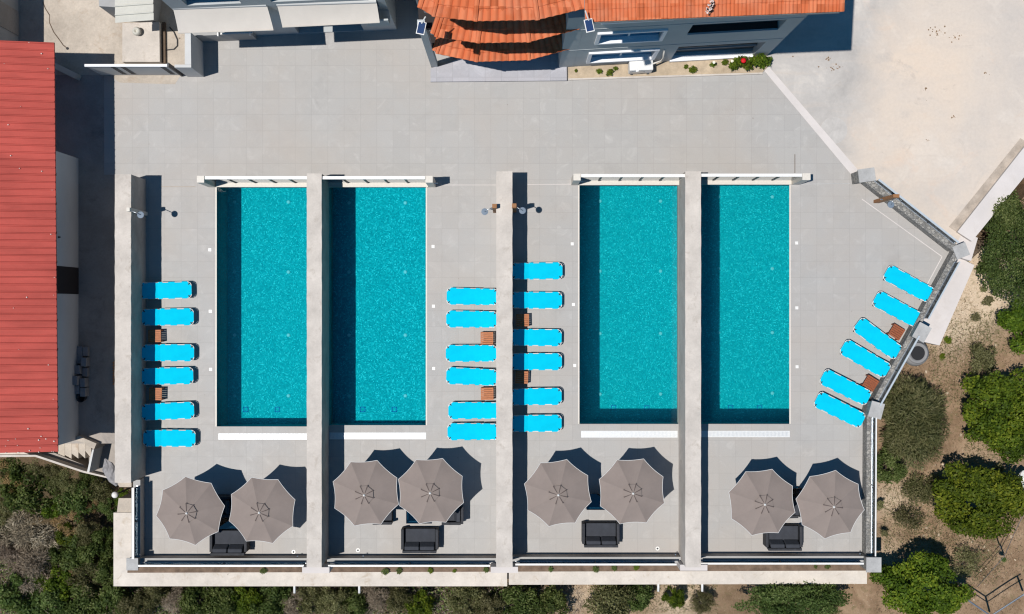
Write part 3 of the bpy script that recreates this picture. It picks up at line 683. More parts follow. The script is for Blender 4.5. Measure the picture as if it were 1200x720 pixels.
# ------------------------------------------------------------------ octagonal parasols
def make_parasol():
    t = thing('parasol', '', 'parasol', (0, 0, 0), 0, 'octagonal taupe parasols')
    Rr, ze, za = 1.225, 1.98, 2.44; n = 8; rings = 7; sub = 6
    def surfp(ang, f, sag=True):                # ang in units of one segment
        i = math.floor(ang); w_ = ang - i
        a0, a1 = i * 2 * math.pi / n, (i + 1) * 2 * math.pi / n
        p = Vector((math.cos(a0), math.sin(a0), 0)).lerp(Vector((math.cos(a1), math.sin(a1), 0)), w_) * Rr * f
        b = 4 * w_ * (1 - w_)
        p *= 1 - .035 * b * f ** 2              # the edge pulls in between two ribs
        p.z = za - (za - ze) * (f ** 1.12) - .035 * b * f
        return p
    m = MB(); N = n * sub; f0 = .20
    fr = [f0 + (1 - f0) * k / rings for k in range(rings + 1)]
    for dz in (0, -.006):
        for f in fr:
            for j in range(N): m.v.append(surfp(j / sub, f) + Vector((0, 0, dz)))
    o = (rings + 1) * N
    for k in range(rings):
        for j in range(N):
            a, b = k * N + j, k * N + (j + 1) % N
            m.f += [(a, b, b + N, a + N), (o + a, o + a + N, o + b + N, o + b)]
    for j in range(N): m.f.append((rings * N + j, rings * N + (j + 1) % N, o + rings * N + (j + 1) % N, o + rings * N + j))
    can = obj('canopy', m, M['taupe'], t, world=False)
    obj('piping', MB().tube([surfp(j / sub, 1.0) + Vector((0, 0, .004)) for j in range(N)], .0085, 6, closed=True), M['piping'], can, world=False, smooth=True)
    m = MB(); top = .045                        # the raised vent cap
    for dz in (0, -.006):
        for f in (.02, .15, .27):
            for j in range(N): m.v.append(surfp(j / sub, f) * 1.0 + Vector((0, 0, top + dz)))
    o = 3 * N
    for k in range(2):
        for j in range(N):
            a, b = k * N + j, k * N + (j + 1) % N
            m.f += [(a, b, b + N, a + N), (o + a, o + a + N, o + b + N, o + b)]
    for j in range(N): m.f.append((2 * N + j, 2 * N + (j + 1) % N, o + 2 * N + (j + 1) % N, o + 2 * N + j))
    cap = obj('vent_cap', m, M['taupe'], can, world=False)
    for i in range(n):                          # straps sewn over the vent
        a = i * 2 * math.pi / n; u = Vector((math.cos(a), math.sin(a), 0)); s_ = Vector((-u.y, u.x, 0))
        p0 = surfp(i, .06) + Vector((0, 0, top + .008)); p1 = surfp(i, .285) + Vector((0, 0, top - .004))
        q = [p0 - s_ * .008, p0 + s_ * .008, p1 + s_ * .020, p1 - s_ * .020]
        obj('strap', MB().hexa([v for v in q], [v + Vector((0, 0, .006)) for v in q]), M['seam'], can, world=False)
    for i in range(n):
        obj('rib', MB().tube([surfp(i, f) + Vector((0, 0, -.018)) for f in (.04, .5, .98)], .009, 6), M['dark'], t, world=False)
    obj('pole', MB().lathe((0, 0, .07), [(.024, 0), (.024, za - .08)], 14), M['dark'], t, world=False, smooth=False)
    obj('finial', MB().lathe((0, 0, za + .03), [(.035, 0), (.04, .03), (.022, .06), (.004, .07)], 12), M['white'], t, world=False)
    obj('base', MB().lathe((0, 0, 0), [(.26, 0), (.26, .05), (.06, .07), (.035, .25)], 24), M['dark'], t, world=False)
    return t
par = make_parasol()
for i, (cx, cy, rot, lb) in enumerate([
        (223.2, 598.9, 8.2, 'taupe octagonal parasol at the far left, nearest the lower left corner'), (307.2, 598.2, 17.7, 'taupe octagonal parasol on the leftmost terrace, next to the wall'),
        (428.7, 578, 26, 'taupe octagonal parasol on the second terrace, the left one of the touching pair'), (505.1, 575.6, 25.4, 'taupe octagonal parasol on the second terrace, the right one of the touching pair'),
        (653.7, 577.8, 30, 'taupe octagonal parasol on the third terrace, right beside the middle wall'), (740.3, 576, 25, 'taupe octagonal parasol on the third terrace, away from the middle wall'),
        (892.9, 588.8, 28, 'taupe octagonal parasol on the rightmost terrace, the left of its pair'), (972.8, 591.4, 36, 'taupe octagonal parasol on the rightmost terrace, touching the stone parapet side')]):
    p = W(cx, cy, 1.98); p.z = 0
    if i == 0: par.location = p; par.rotation_euler = (0, 0, R(rot)); par['label'] = lb
    else: dup(par, p, R(rot), lb)

# ------------------------------------------------------------------ charcoal garden seats and glass tables
def seat(name, w_, dpt, px, py, deg, label, cat, group, ncush):
    p = W(px, py, .5); p.z = 0
    t = thing(name, label, cat, p, R(deg), group)
    hw, hd = w_ / 2, dpt / 2
    obj('seat_base', MB().box(-hw + .10, -hd + .14, .10, hw - .10, hd, .27), M['rattan'], t, world=False, bevel=.012)
    for s_ in (-1, 1): obj('armrest', MB().box(min(s_ * hw, s_ * (hw - .10)), -hd + .10, .03, max(s_ * hw, s_ * (hw - .10)), hd + .0, .60), M['rattan'], t, world=False, bevel=.015)
    b = MB(); b.hexa([(-hw + .06, -hd + .10, .05), (hw - .06, -hd + .10, .05), (hw - .06, -hd + .20, .05), (-hw + .06, -hd + .20, .05)], [(-hw + .06, -hd, .74), (hw - .06, -hd, .74), (hw - .06, -hd + .09, .74), (-hw + .06, -hd + .09, .74)])
    obj('backrest', b, M['rattan'], t, world=False, bevel=.012)
    obj('seat_cushion', MB().box(-hw + .115, -hd + .20, .272, hw - .115, hd - .01, .40), M['cushion'], t, world=False, bevel=.03)
    cw = (w_ - .24) / ncush
    for i in range(ncush):
        x = -hw + .12 + cw * (i + .5)
        obj('back_cushion', MB().hexa([(x - cw / 2 + .012, -hd + .205, .405), (x + cw / 2 - .012, -hd + .205, .405), (x + cw / 2 - .012, -hd + .36, .405), (x - cw / 2 + .012, -hd + .36, .405)],
            [(x - cw / 2 + .02, -hd + .11, .78), (x + cw / 2 - .02, -hd + .11, .78), (x + cw / 2 - .02, -hd + .24, .76), (x - cw / 2 + .02, -hd + .24, .76)]), M['cushion'], t, world=False, bevel=.035)
    for sx in (-1, 1):
        for sy in (-1, 1): obj('leg', MB().box(sx * (hw - .16) - .025, sy * (hd - .18) - .025, 0, sx * (hw - .16) + .025, sy * (hd - .18) + .025, .10), M['dark'], t, world=False)
    return t
sg, cg = 'charcoal two seat garden sofas', 'charcoal garden armchairs'
seat('garden_sofa', 1.36, .86, 268, 636, 0, 'charcoal two seat sofa half under the far left parasols', 'sofa', sg, 2)
seat('garden_sofa', 1.36, .84, 492, 633.5, 0, 'charcoal two seat sofa in the open on the second terrace', 'sofa', sg, 2)
seat('garden_sofa', 1.36, .84, 704, 627, 0, 'charcoal two seat sofa in the open on the third terrace', 'sofa', sg, 2)
seat('garden_sofa', 1.34, .86, 918.5, 630.5, 0, 'charcoal two seat sofa touching the parasol edge on the rightmost terrace', 'sofa', sg, 2)
seat('garden_armchair', .76, .8, 446.5, 602.5, -90, 'charcoal armchair peeking out below the left touching parasol', 'armchair', cg, 1)
seat('garden_armchair', .78, .8, 530.5, 602.5, 90, 'charcoal armchair peeking out below the right touching parasol', 'armchair', cg, 1)
seat('garden_armchair', .76, .8, 925, 595, 92, 'charcoal armchair almost hidden between the two rightmost parasols', 'armchair', cg, 1)
seat('garden_armchair', .76, .8, 262, 594, 90, 'charcoal armchair in the gap between the two leftmost parasols', 'armchair', cg, 1)
def glass_table(px, py, label):
    p = W(px, py, .4); p.z = 0; t = thing('glass_table', label, 'coffee table', p, 0, 'low glass coffee tables')
    a, b, h = .47, .29, .40
    obj('table_top', MB().box(-a, -b, h - .012, a, b, h), M['table_glass'], t, world=False)
    fr = MB()
    for q in ((-a, -b, a, -b + .04), (-a, b - .04, a, b), (-a, -b + .04, -a + .04, b - .04), (a - .04, -b + .04, a, b - .04)): fr.box(q[0], q[1], h - .06, q[2], q[3], h - .014)
    obj('table_frame', fr, M['rattan'], t, world=False)
    obj('shelf', MB().box(-a + .05, -b + .05, .12, a - .05, b - .05, .14), M['rattan'], t, world=False)
    for sx in (-1, 1):
        for sy in (-1, 1): obj('leg', MB().box(sx * (a - .03) - .025, sy * (b - .03) - .025, 0, sx * (a - .03) + .025, sy * (b - .03) + .025, h - .061), M['rattan'], t, world=False)
glass_table(268, 611, 'low glass table between the two leftmost parasols'); glass_table(491, 604.5, 'low glass table under the right touching parasol')
glass_table(702.5, 588.5, 'low glass table between the two parasols of the third terrace'); glass_table(925, 582, 'low glass table between the two rightmost parasols')

# ------------------------------------------------------------------ showers, drains, taps
def shower(px, py, dx, hx, hy, label, post='oak', h=2.2, sz=(.16, .15)):
    p = W(px, py); t = thing('shower', label, 'shower', (p.x, p.y, 0), 0, 'outdoor showers')
    obj('column', MB().box(p.x - sz[0] / 2, p.y - sz[1] / 2, 0, p.x + sz[0] / 2, p.y + sz[1] / 2, h), M[post], t, bevel=.01)
    hd = W(hx, hy, 2.02)
    a = Vector((p.x, p.y, 2.08))
    obj('arm', MB().tube([a, Vector((hd.x, hd.y, 2.08)), Vector((hd.x, hd.y, 2.03))], .013, 8), M['steel'], t, smooth=True)
    obj('shower_head', MB().lathe(hd, [(.115, 0), (.12, .008), (.10, .012), (.02, .016)], 22), M['head'], t)
    obj('tap', MB().tube([(p.x + dx * sz[0] / 2, p.y - .02, 1.1), (p.x + dx * (sz[0] / 2 + .08), p.y - .02, 1.1)], .025, 8), M['steel'], t)
shower(171.5, 251, 1, 164.8, 252, 'shower fixed to the far left wall above the loungers', 'cream', 2.1, (.12, .14))
shower(580.5, 247.5, -1, 568, 248.3, 'timber shower on the left face of the middle wall')
shower(602.5, 247, 1, 612.3, 247, 'timber shower on the right face of the middle wall')
shower(1027, 236.5, -1, 1044, 240, 'tall brown timber shower in front of the slanting stone parapet', 'oak', 2.3, (.22, .12))
for (px, py), nm in zip(((344, 647), (419.5, 645), (770.5, 643)), ('leftmost', 'second', 'third')):
    p = W(px, py); t = thing('floor_drain', 'round white floor drain by the parapet of the %s terrace' % nm, 'drain', (p.x, p.y, 0), 0, 'round floor drains')
    obj('ring', MB().lathe((p.x, p.y, .001), [(.075, 0), (.075, .008)], 18), M['white'], t); obj('grate', MB().lathe((p.x, p.y, .0095), [(.032, 0), (.032, .004)], 14), M['black'], t)
for (px, py), nm in zip(((350.5, 651.5), (427, 651), (578, 653.5), (790, 649.5), (1004.5, 648.5)), ('leftmost terrace', 'second terrace, left end', 'second terrace, right end', 'third terrace', 'rightmost terrace')):
    p = W(px, py); solo('water_tap', MB().tube([(p.x, p.y + .06, .32), (p.x, p.y + .0, .34), (p.x, p.y - .02, .34)], .014, 8).disc((p.x, p.y + .05, .35), .022, .015, 10), M['head'], 'small steel tap on the parapet of the %s' % nm, 'tap', 'garden taps')

# ------------------------------------------------------------------ building with terracotta roof and tiered bay
class Frame:
    def __init__(s, a, b):                     # ground points: u runs a->b, v points out of the facade
        s.o = W(*a); e = W(*b) - s.o; s.L = e.length; s.u = e.normalized(); s.v = Vector((s.u.y, -s.u.x, 0))
    def p(s, u, v, z): return s.o + s.u * u + s.v * v + Vector((0, 0, z))
    def box(s, mb, u0, u1, v0, v1, z0, z1):
        k = [(u0, v0), (u1, v0), (u1, v1), (u0, v1)]
        return mb.hexa([s.p(a, b, z0) for a, b in k], [s.p(a, b, z1) for a, b in k])
    def wall(s, mb, u0, u1, v0, v1, z0, z1, ops):
        us = sorted({u0, u1} | {q for o in ops for q in o[:2]}); zs = sorted({z0, z1} | {q for o in ops for q in o[2:4]})
        for i in range(len(us) - 1):
            run = None
            for j in range(len(zs) - 1):
                a, b, c, d_ = us[i], us[i + 1], zs[j], zs[j + 1]
                hole = any(o[0] <= a and b <= o[1] and o[2] <= c and d_ <= o[3] for o in ops)
                if hole:
                    if run: s.box(mb, a, b, v0, v1, *run); run = None
                else: run = (run[0], d_) if run else (c, d_)
            if run: s.box(mb, us[i], us[i + 1], v0, v1, *run)
        return mb
F = Frame((668, 79), (898, 66)); EV = 9.2
o = F.p(F.L / 2, -4, 0)
house = thing('villa', 'blue grey villa with terracotta tiled roof and a tiered tiled bay at the top', 'building', (o.x, o.y, 0))
wins = [(.66, 2.9, .92, 2.32), (.75, 2.8, 3.98, 5.3), (.75, 2.8, 6.9, 8.3)]
logs = [(3.68, 6.72, .25, 2.48), (3.68, 6.72, 4.4, 5.72), (3.68, 6.72, 6.9, 8.4)]
m = MB(); F.wall(m, .12, F.L, -.3, 0, 0, 9.0, wins + logs)
F.box(m, F.L - .3, F.L, -8, -.301, 0, 9.0); F.box(m, -5.2, F.L - .301, -8, -7.7, 0, 9.0); F.box(m, -5.2, -4.9, -7.699, -1.4, 0, 9.0)
obj('outer_wall', m, M['house'], house)
m = MB()
for z in (2.95, 6.0): F.box(m, -5.1, F.L - .31, -7.6, -.31, z - .25, z - .02)
F.box(m, 3.4, 3.55, -1.8, -.31, 0, 8.9); F.box(m, 3.56, F.L - .32, -1.8, -1.6, 0, 8.9)
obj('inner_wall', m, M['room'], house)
for a, b, z0, z1 in logs[:2]: obj('balcony_rail', F.box(MB(), a + .02, b - .02, -.24, -.18, z0 + .8, z0 + .86), M['house_grey'], house); obj('shutter', F.box(MB(), a + .005, b - .005, -.285, -.262, z0 + .9, z1 - .005), M['shutter'], house); obj('glass_door', F.box(MB(), a + .005, b - .005, -.285, -.262, z0 + .045, z0 + .895), M['blueshade'], house)
for a, b, z0, z1 in wins:
    m = MB(); w_ = .12
    F.box(m, a + .003, b - .003, -.2, .0, z0 - .02, z0 + .012); F.box(m, a - w_, b + w_, .001, .07, z0 - w_, z0 + .012); F.box(m, a - w_, b + w_, .001, .07, z1 - .003, z1 + w_)
    F.box(m, a - w_, a + .004, .001, .07, z0 + .013, z1 - .004); F.box(m, b - .004, b + w_, .001, .07, z0 + .013, z1 - .004); F.box(m, (a + b) / 2 - .03, (a + b) / 2 + .03, -.149, -.12, z0 + .013, z1 - .004)
    wd = obj('window', m, M['trim'], house)
    obj('pane', F.box(MB(), a + .005, b - .005, -.17, -.15, z0 + .013, z1 - .004), M['window'], wd)
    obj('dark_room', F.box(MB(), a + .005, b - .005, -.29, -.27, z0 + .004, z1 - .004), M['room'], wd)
obj('balcony_sill', F.box(MB(), 3.66, 6.74, -.16, .05, .1, .258), M['trim'], house); obj('balcony_sill', F.box(MB(), 3.7, 6.7, -.03, .03, 4.401, 4.44), M['house'], house)
obj('balcony_floor', F.box(MB(), 3.7, 6.7, -.26, -.031, 4.401, 4.43), M['shutter'], house)
for z in (2.9, 5.9): obj('string_course', F.box(MB(), -.24, F.L + .01, .001, .012, z, z + .05), M['house'], house)

def tile_facet(mb, o0, o1, i0, i1, period, rowlen, amp=.045, step=.035):
    """barrel tiles running from the eave o0-o1 up to i0-i1"""
    o0, o1, i0, i1 = map(Vector, (o0, o1, i0, i1)); wd = (o1 - o0).length; ncol = max(2, round(wd / period)); spp = 6
    dp = ((i0 + i1) / 2 - (o0 + o1) / 2).length; nr = max(1, round(dp / rowlen)); nc = ncol * spp
    for r in range(nr):
        rows = []
        for e, (f, h) in enumerate(((r / nr, step), ((r + 1.06) / nr if r < nr - 1 else 1.0, 0.0))):
            a, b = o0.lerp(i0, f), o1.lerp(i1, f)
            j = (rr_.random() - .5) * .012
            rows.append([a.lerp(b, c / nc) + Vector((0, 0, h + j * (1 - e) + amp * (abs(math.sin(math.pi * c / spp)) - .3) + (wob[int(c / spp) % 97] if e == 0 else 0))) for c in range(nc + 1)])
        low = [v - Vector((0, 0, .05)) for v in rows[0]]
        q = len(mb.v); n = nc + 1; mb.v += rows[0] + rows[1] + low
        for c in range(nc):
            mb.f += [(q + c, q + c + 1, q + n + c + 1, q + n + c), (q + 2 * n + c, q + 2 * n + c + 1, q + c + 1, q + c)]
rr_ = random.Random(3); wob = [(rr_.random() - .5) * .02 for _ in range(97)]
def eave(px, py, z): return W(px, py, z)
# main roof slope
m = MB(); e0 = eave(686, 26.4, EV); e1 = eave(985.5, 14, EV); back = -F.v * 4.6 + Vector((0, 0, 1.7))
tile_facet(m, e0, e1, e0 + back, e1 + back, .115, .36, .03, .03)
slab = MB(); slab.hexa([e0 - Vector((0, 0, .2)), e1 - Vector((0, 0, .2)), e1 + back - Vector((0, 0, .25)), e0 + back - Vector((0, 0, .25))], [e0 - Vector((0, 0, .06)), e1 - Vector((0, 0, .06)), e1 + back - Vector((0, 0, .1)), e0 + back - Vector((0, 0, .1))])
m2 = MB(); e2 = eave(470, -2, EV + .3)
rf = obj('roof', m, M['terracotta'], house)
obj('eave_board', slab, M['house_grey'], rf)
m = MB(); hp = [e1 + Vector((0, 0, .05)) + back * f for f in (0, .25, .5, .75, 1)]; m.tube(hp, .09, 8); obj('verge_tile', m, M['terracotta'], rf)
fl = MB(); p = W(832, 8, 9.62)
for k in range(26):
    q = p + Vector((ru(-.08, .08) + .05 * (k / 13 - 1), (k / 13 - 1) * .16 + ru(-.04, .04), .02)); fl.disc(q, ru(.015, .04), .012, 7)
obj('mortar_splash', fl, M['fleck'], rf)
# the tiered bay
tiers = [(8.85, [(492, 10), (508, 20), (557, 25.5), (630, 24), (692, 9)], 2.6, 1.0), (6.0, [(507, 40), (511, 44), (560, 51), (620, 50), (678, 35)], 1.15, .42), (3.1, [(509, 60), (512, 63.5), (558, 73), (620, 71), (672, 57)], 1.2, .42)]
cx = W(590, 20, 0).x
for k, (z, pts, depth, rise) in enumerate(tiers):
    O = [W(a, b, z) for a, b in pts]
    inn = []
    for v in O:
        q = Vector((cx + (v.x - cx) * (.62 if k == 0 else .8), v.y + depth + (0.1 if k == 0 else 0), z + rise)); inn.append(q)
    m = MB()
    for i in range(len(O) - 1): tile_facet(m, O[i], O[i + 1], inn[i], inn[i + 1], .235, .36, .06, .045)
    b = obj('bay_roof', m, M['terracotta'], house)
    for i in range(len(O)): obj('ridge_tile', MB().tube([O[i] + Vector((0, 0, .05)), inn[i] + Vector((0, 0, .05))], .085 if i in (0, 2, 3) else .06, 8), M['terracotta'], b)
    pl = [Vector((v.x, v.y, 0)) for v in O] + [Vector((v.x, v.y, 0)) for v in reversed(inn)]
    m = MB(); m.prism([(v.x, v.y + .14) for v in pl], z - .14, z - .09); obj('soffit', m, M['house_grey'], b)
m = MB(); m.prism(PX([(511, 62), (556, 71), (622, 70), (664, 60), (668, 20), (508, 20)]), .15, 8.7); obj('bay_wall', m, M['house'], house)
m = MB(); c = W(509.3, 77.5); m.box(c.x - .12, c.y - .06, 0, c.x + .12, c.y + .12, 6.6); obj('bay_corner', m, M['house'], house)
m = MB(); F.box(m, -.42, .119, -.9, .004, 0, 7.6); obj('bay_corner', m, M['house'], house)
pl = MB(); pl.prism(PX([(504.5, 80), (520, 76), (560, 60), (664, 60), (664.5, 94.5), (504.5, 96)], .13), 0, .13)
solo('entrance_step', pl, M['plinth'], 'pale lilac tiled step at the foot of the tiered bay', 'step')
for (px, py), (ax_, ay_), nm in (((493.5, 33), (498.5, 20), 'left'), ((690.5, 30), (686, 13), 'right')):
    zl_ = 8.3 if nm == 'left' else 9.45; p = W(px, py, zl_); a = W(ax_, ay_, zl_ + .25); t = thing('solar_lamp', 'small solar lamp on a white arm at the %s corner of the tiered bay' % nm, 'lamp', (p.x, p.y, p.z), 0, 'solar lamps')
    obj('solar_panel', MB().rbox(p, (.20, .33, .02), R(-12 if nm == 'left' else 12)), M['solar'], t); obj('panel_frame', MB().rbox(p - Vector((0, 0, .025)), (.25, .38, .025), R(-12 if nm == 'left' else 12)), M['white'], t)
    obj('arm', MB().tube([a, p + Vector((0, .12, -.04))], .022, 8), M['white'], t)
bed = MB(); bed.prism(PX([(665.5, 79), (898, 66), (902, 76), (893, 85.5), (666, 92.5)]), -.2, .06)
solo('planting_bed', bed, M['sand'], 'narrow sandy planting bed below the blue grey facade', 'planting bed')
bk = MB(); bk.prism(PX([(665.5, 92.6), (893, 85.6), (893.4, 87.5), (665.5, 94.6)]), -.2, .085)
solo('bed_kerb', bk, M['wall'], 'thin pale kerb along the sandy planting bed', 'kerb')
p = W(750, 80, .3); t = thing('air_conditioner', 'white outdoor air conditioning unit on the sandy planting bed', 'air conditioner', (p.x, p.y, .06), R(2.5))
obj('casing', MB().box(-.43, -.17, .08, .43, .19, .70), M['white'], t, world=False, bevel=.03)
obj('fan_grille', MB().add([(-.1 + .25 * math.cos(a * .3927), -.1705 - yy, .38 + .25 * math.sin(a * .3927)) for yy in (0, .015) for a in range(16)], [tuple(range(16)), tuple(range(16, 32))] + [(a, (a + 1) % 16, 16 + (a + 1) % 16, 16 + a) for a in range(16)]), M['steel'], t, world=False)
for sx in (-.3, .3): obj('foot', MB().box(sx - .04, -.2, 0, sx + .04, .2, .08), M['dark'], t, world=False)
q = W(773, 75); obj('pipe', MB().tube([p + Vector((.4, .05, .4)), Vector((q.x, q.y - .03, .5)), Vector((q.x, q.y - .02, 1.1)), Vector((q.x - .1, q.y + .02, 2.2))], .03, 8), M['cream'], t, smooth=True)

# ------------------------------------------------------------------ white building with awnings
A = Frame((240, 44.5), (465, 35)); o = A.p(A.L / 2, -3, 0)
ab = thing('awning_house', 'pale house with two long awnings at the top left', 'building', (o.x, o.y, 0))
ops = [(.7, 2.6, 1.1, 2.6), (3.5, 5.9, 0.1, 2.6), (6.55, 6.85, .7, 2.2), (6.55, 6.85, 3.4, 4.6), (.6, 2.4, 4.6, 5.8), (3.4, 5.6, 4.6, 5.8)]
m = MB(); A.wall(m, 0, A.L, -.3, 0, 0, 7.0, ops); A.box(m, A.L - .3, A.L, -7, -.301, 0, 7.0); A.box(m, 0, .3, -7, -.301, 0, 7.0); A.box(m, .31, A.L - .31, -7, -6.7, 0, 7)
obj('outer_wall', m, M['house'], ab)
m = MB(); A.box(m, .31, A.L - .31, -1.5, -1.3, 0, 6.9); A.box(m, .31, A.L - .31, -1.29, -.31, 2.8, 3.0); obj('inner_wall', m, M['room'], ab)
m = MB(); A.box(m, -.1, A.L + .1, -7.1, .12, 7.0, 7.2); obj('roof', m, M['house_grey'], ab)
m = MB(); A.box(m, 6.35, A.L + .02, .001, .5, 2.75, 2.95); A.box(m, 6.35, A.L + .02, .44, .5, 2.951, 3.5); obj('balcony', m, M['house'], ab)
for a, b, z0, z1 in ops[2:]:
    obj('window', A.box(MB(), a + .001, b - .001, -.2, -.17, z0 + .002, z1 - .002), M['window'], ab)
def awning(tl, tr, br, bl, label):
    zb, zf = 4.2, 3.83
    b0, b1, f1, f0 = W(*tl, zb), W(*tr, zb), W(*br, zf), W(*bl, zf)
    c = (b0 + f1) / 2; t = thing('awning', label, 'awning', (c.x, c.y, zf), 0, 'long awnings')
    n = 10; m = MB()
    for dz in (0, -.012):
        for i in range(n + 1):
            w_ = i / n; sag = -.05 * 4 * w_ * (1 - w_)
            m.v += [b0.lerp(f0, w_) + Vector((0, 0, sag + dz)), b1.lerp(f1, w_) + Vector((0, 0, sag + dz))]
    o_ = 2 * (n + 1)
    for i in range(n): m.f += [(2 * i, 2 * i + 1, 2 * i + 3, 2 * i + 2), (o_ + 2 * i, o_ + 2 * i + 2, o_ + 2 * i + 3, o_ + 2 * i + 1)]
    obj('fabric', m, M['awning'], t)
    obj('front_bar', MB().tube([f0, f1], .02, 8), M['awning'], t); obj('roller', MB().tube([b0 + Vector((0, 0, .03)), b1 + Vector((0, 0, .03))], .07, 10), M['house_white'], t)
    for w_ in (.12, .88):
        a = b0.lerp(b1, w_); b = f0.lerp(f1, w_)
        obj('folding_arm', MB().tube([a - Vector((0, 0, .45)), (a + b) / 2 + Vector((.25, 0, -.3)), b - Vector((0, 0, .05))], .025, 8), M['dark'], t)
awning((202.5, 9.3), (312.3, 5.4), (320.5, 35.3), (209, 39), 'long pale awning with the dark gap on its right, next to the old yard')
awning((324.3, 5), (441, 1.5), (445, 26.5), (331, 32), 'long pale awning on the right, nearer the villa')
lw = MB(); B = Frame((236, 49.5), (301, 47)); B.box(lw, 0, B.L, -.2, 0, 0, 1.0)
t = thing('terrace_wall', 'low grey wall with white slats on top in front of the left awning', 'wall', tuple(B.p(B.L / 2, 0, 0))); obj('wall_body', lw, M['house_grey'], t)
for k in range(3):
    obj('slat', B.box(MB(), .75 + k * .12, 1.9 + k * .12, -.28 + k * .12, -.22 + k * .12, 1.30 - k * .09, 1.33 - k * .09), M['white'], t)
for u in (.85, 2.0): obj('slat_post', B.box(MB(), u, u + .05, -.3, .06, 1.001, 1.1), M['white'], t)
yw = MB(); zz = 1.75
yw.prism(PX([(216.5, 38), (223.5, 38), (224, 75.8), (216.5, 75.8)], zz), -.02, zz)
t = thing('yard_corner_wall', 'pale corner wall at the end of the slatted gate', 'wall', tuple(W(225, 65)))
obj('wall_body', yw, M['house_white'], t)
gw = MB(); gw.prism(PX([(204.5, 75.9), (224, 75.9), (224, 79.3), (204.5, 79.3)], zz), -.02, zz); obj('gate_pillar', gw, M['house_white'], t)
# gate
G = Frame((119, 88.5), (226, 88.5))
t = thing('sliding_gate', 'pale sliding gate with groups of dark slots beside the red roof', 'gate', tuple(G.p(G.L / 2, 0, 0)))
m = MB(); G.box(m, 0, G.L - .42, -.05, 0, .05, 1.62); obj('gate_panel', m, M['house_white'], t)
m = MB(); G.box(m, -.02, G.L - .42, -.07, .02, 1.621, 1.70); obj('top_rail', m, M['trim'], t)
for u0 in (.85, 1.2, G.L - .75):
    for k in range(7): obj('slot', G.box(MB(), u0, u0 + .16, .001, .012, .25 + k * .19, .36 + k * .19), M['black'], t)
obj('gate_post', G.box(MB(), G.L - .42, G.L - .36, -.09, .05, 0, 1.85), M['dark'], t)
wing = MB(); a, b = W(93, 95), W(66, 82); n_ = Vector((.12, .2, 0)).normalized() * .2
wing.hexa([a, b, b + n_, a + n_], [a + Vector((0, 0, .5)), b + Vector((0, 0, 1.7)), b + n_ + Vector((0, 0, 1.7)), a + n_ + Vector((0, 0, .5))])
solo('sloping_wing_wall', wing, M['house_grey'], 'low sloping grey wall in the shade beside the red roof', 'wall')

# ------------------------------------------------------------------ red roofed building, stairs, yard clutter
rb = thing('red_roofed_building', 'long low building with ribbed red sheet roof down the left edge', 'building', tuple(W(20, 350)))
m = MB(); gx = W(92, 0).x
m.box(W(-90, 0).x, W(0, 515).y, 0, gx, W(0, 186).y, 2.75); obj('outer_wall', m, M['house_white'], rb)
obj('door', MB().box(gx - .05, W(0, 345).y, .02, gx + .012, W(0, 314).y, 2.6), M['room'], rb)
obj('wall_lamp', MB().box(gx, W(0, 282.5).y, 1.9, gx + .06, W(0, 281).y, 2.0), M['black'], rb)
zr = 3.2; a = W(63.5, 50, zr); b = W(67.8, 529.5, zr); x_in = W(-90, 0, zr).x
n = 56; m = MB(); prof = [(0, 0), (.08, .035), (.18, .035), (.26, 0)]
rows = []
for i in range(n):
    for f, h in prof: rows.append(((i + f) / n, h))
rows.append((1.0, 0))
for f, h in rows:
    e = a.lerp(b, f); m.v += [Vector((e.x, e.y, zr + h)), Vector((x_in, e.y, zr + h + .9)), Vector((e.x, e.y, zr - .06)), Vector((x_in, e.y, zr + .8))]
for i in range(len(rows) - 1):
    q = 4 * i; m.f += [(q, q + 4, q + 5, q + 1), (q + 2, q + 3, q + 7, q + 6), (q, q + 2, q + 6, q + 4)]
m.f += [(0, 1, 3, 2), (4 * (len(rows) - 1), 4 * (len(rows) - 1) + 2, 4 * (len(rows) - 1) + 3, 4 * (len(rows) - 1) + 1)]
rf = obj('roof', m, M['redroof'], rb)
fl = MB(); q_ = random.Random(5)
for k in range(34):
    f = q_.random() if k < 22 else 1 - q_.random() ** 2 * .035
    e = a.lerp(b, f); dx = q_.random() ** (2 if k < 22 else 1) * 1.6 + .05
    fl.disc(Vector((e.x - dx, e.y, zr + .04 + .9 * dx / (e.x - x_in))), q_.uniform(.010, .026), .006, 6)
obj('paint_flake', fl, M['fleck'], rf)
for i in range(14):
    m = MB(); e = a.lerp(b, (i + .5) / 14); m.box(e.x - .25, e.y - .04, zr - .16, e.x - .02, e.y + .04, zr - .061)
    obj('rafter', m, M['bark'], rf)
nb = MB(); nb.prism(PX([(-160, -120), (22, -120), (22, 62), (-160, 62)]), 0, 3.0)
t = thing('grey_outbuilding', 'dark grey outbuilding wall in the top left corner', 'building', tuple(W(0, 0))); obj('outer_wall', nb, M['house_grey'], t)
c = W(22, 30); obj('door', MB().box(c.x - .05, c.y - .4, .02, c.x + .02, c.y + .5, 2.1), M['passage'], t)
sh = thing('shed', 'small shed with pale ribbed metal roof beside the old yard', 'shed', tuple(W(155, 5)))
m = MB(); m.prism(PX([(140, -60), (180, -60), (190, 0), (186, 28), (140, 25)]), 0, 2.2); obj('outer_wall', m, M['house_grey'], sh)
m = MB(); zs = 2.45; q0, q1 = W(135, 27, zs), W(180, 23.5, zs); nn = 7
for k in range(10):
    y0 = q0.y + k * .30
    for (f, h) in ((0, 0), (.8, .0), (.84, .05), (.96, .05)):
        m.v += [Vector((q0.x, y0 + f * .30, zs + h + k * .02)), Vector((q1.x, y0 + f * .30 + .1, zs + h + k * .02))]
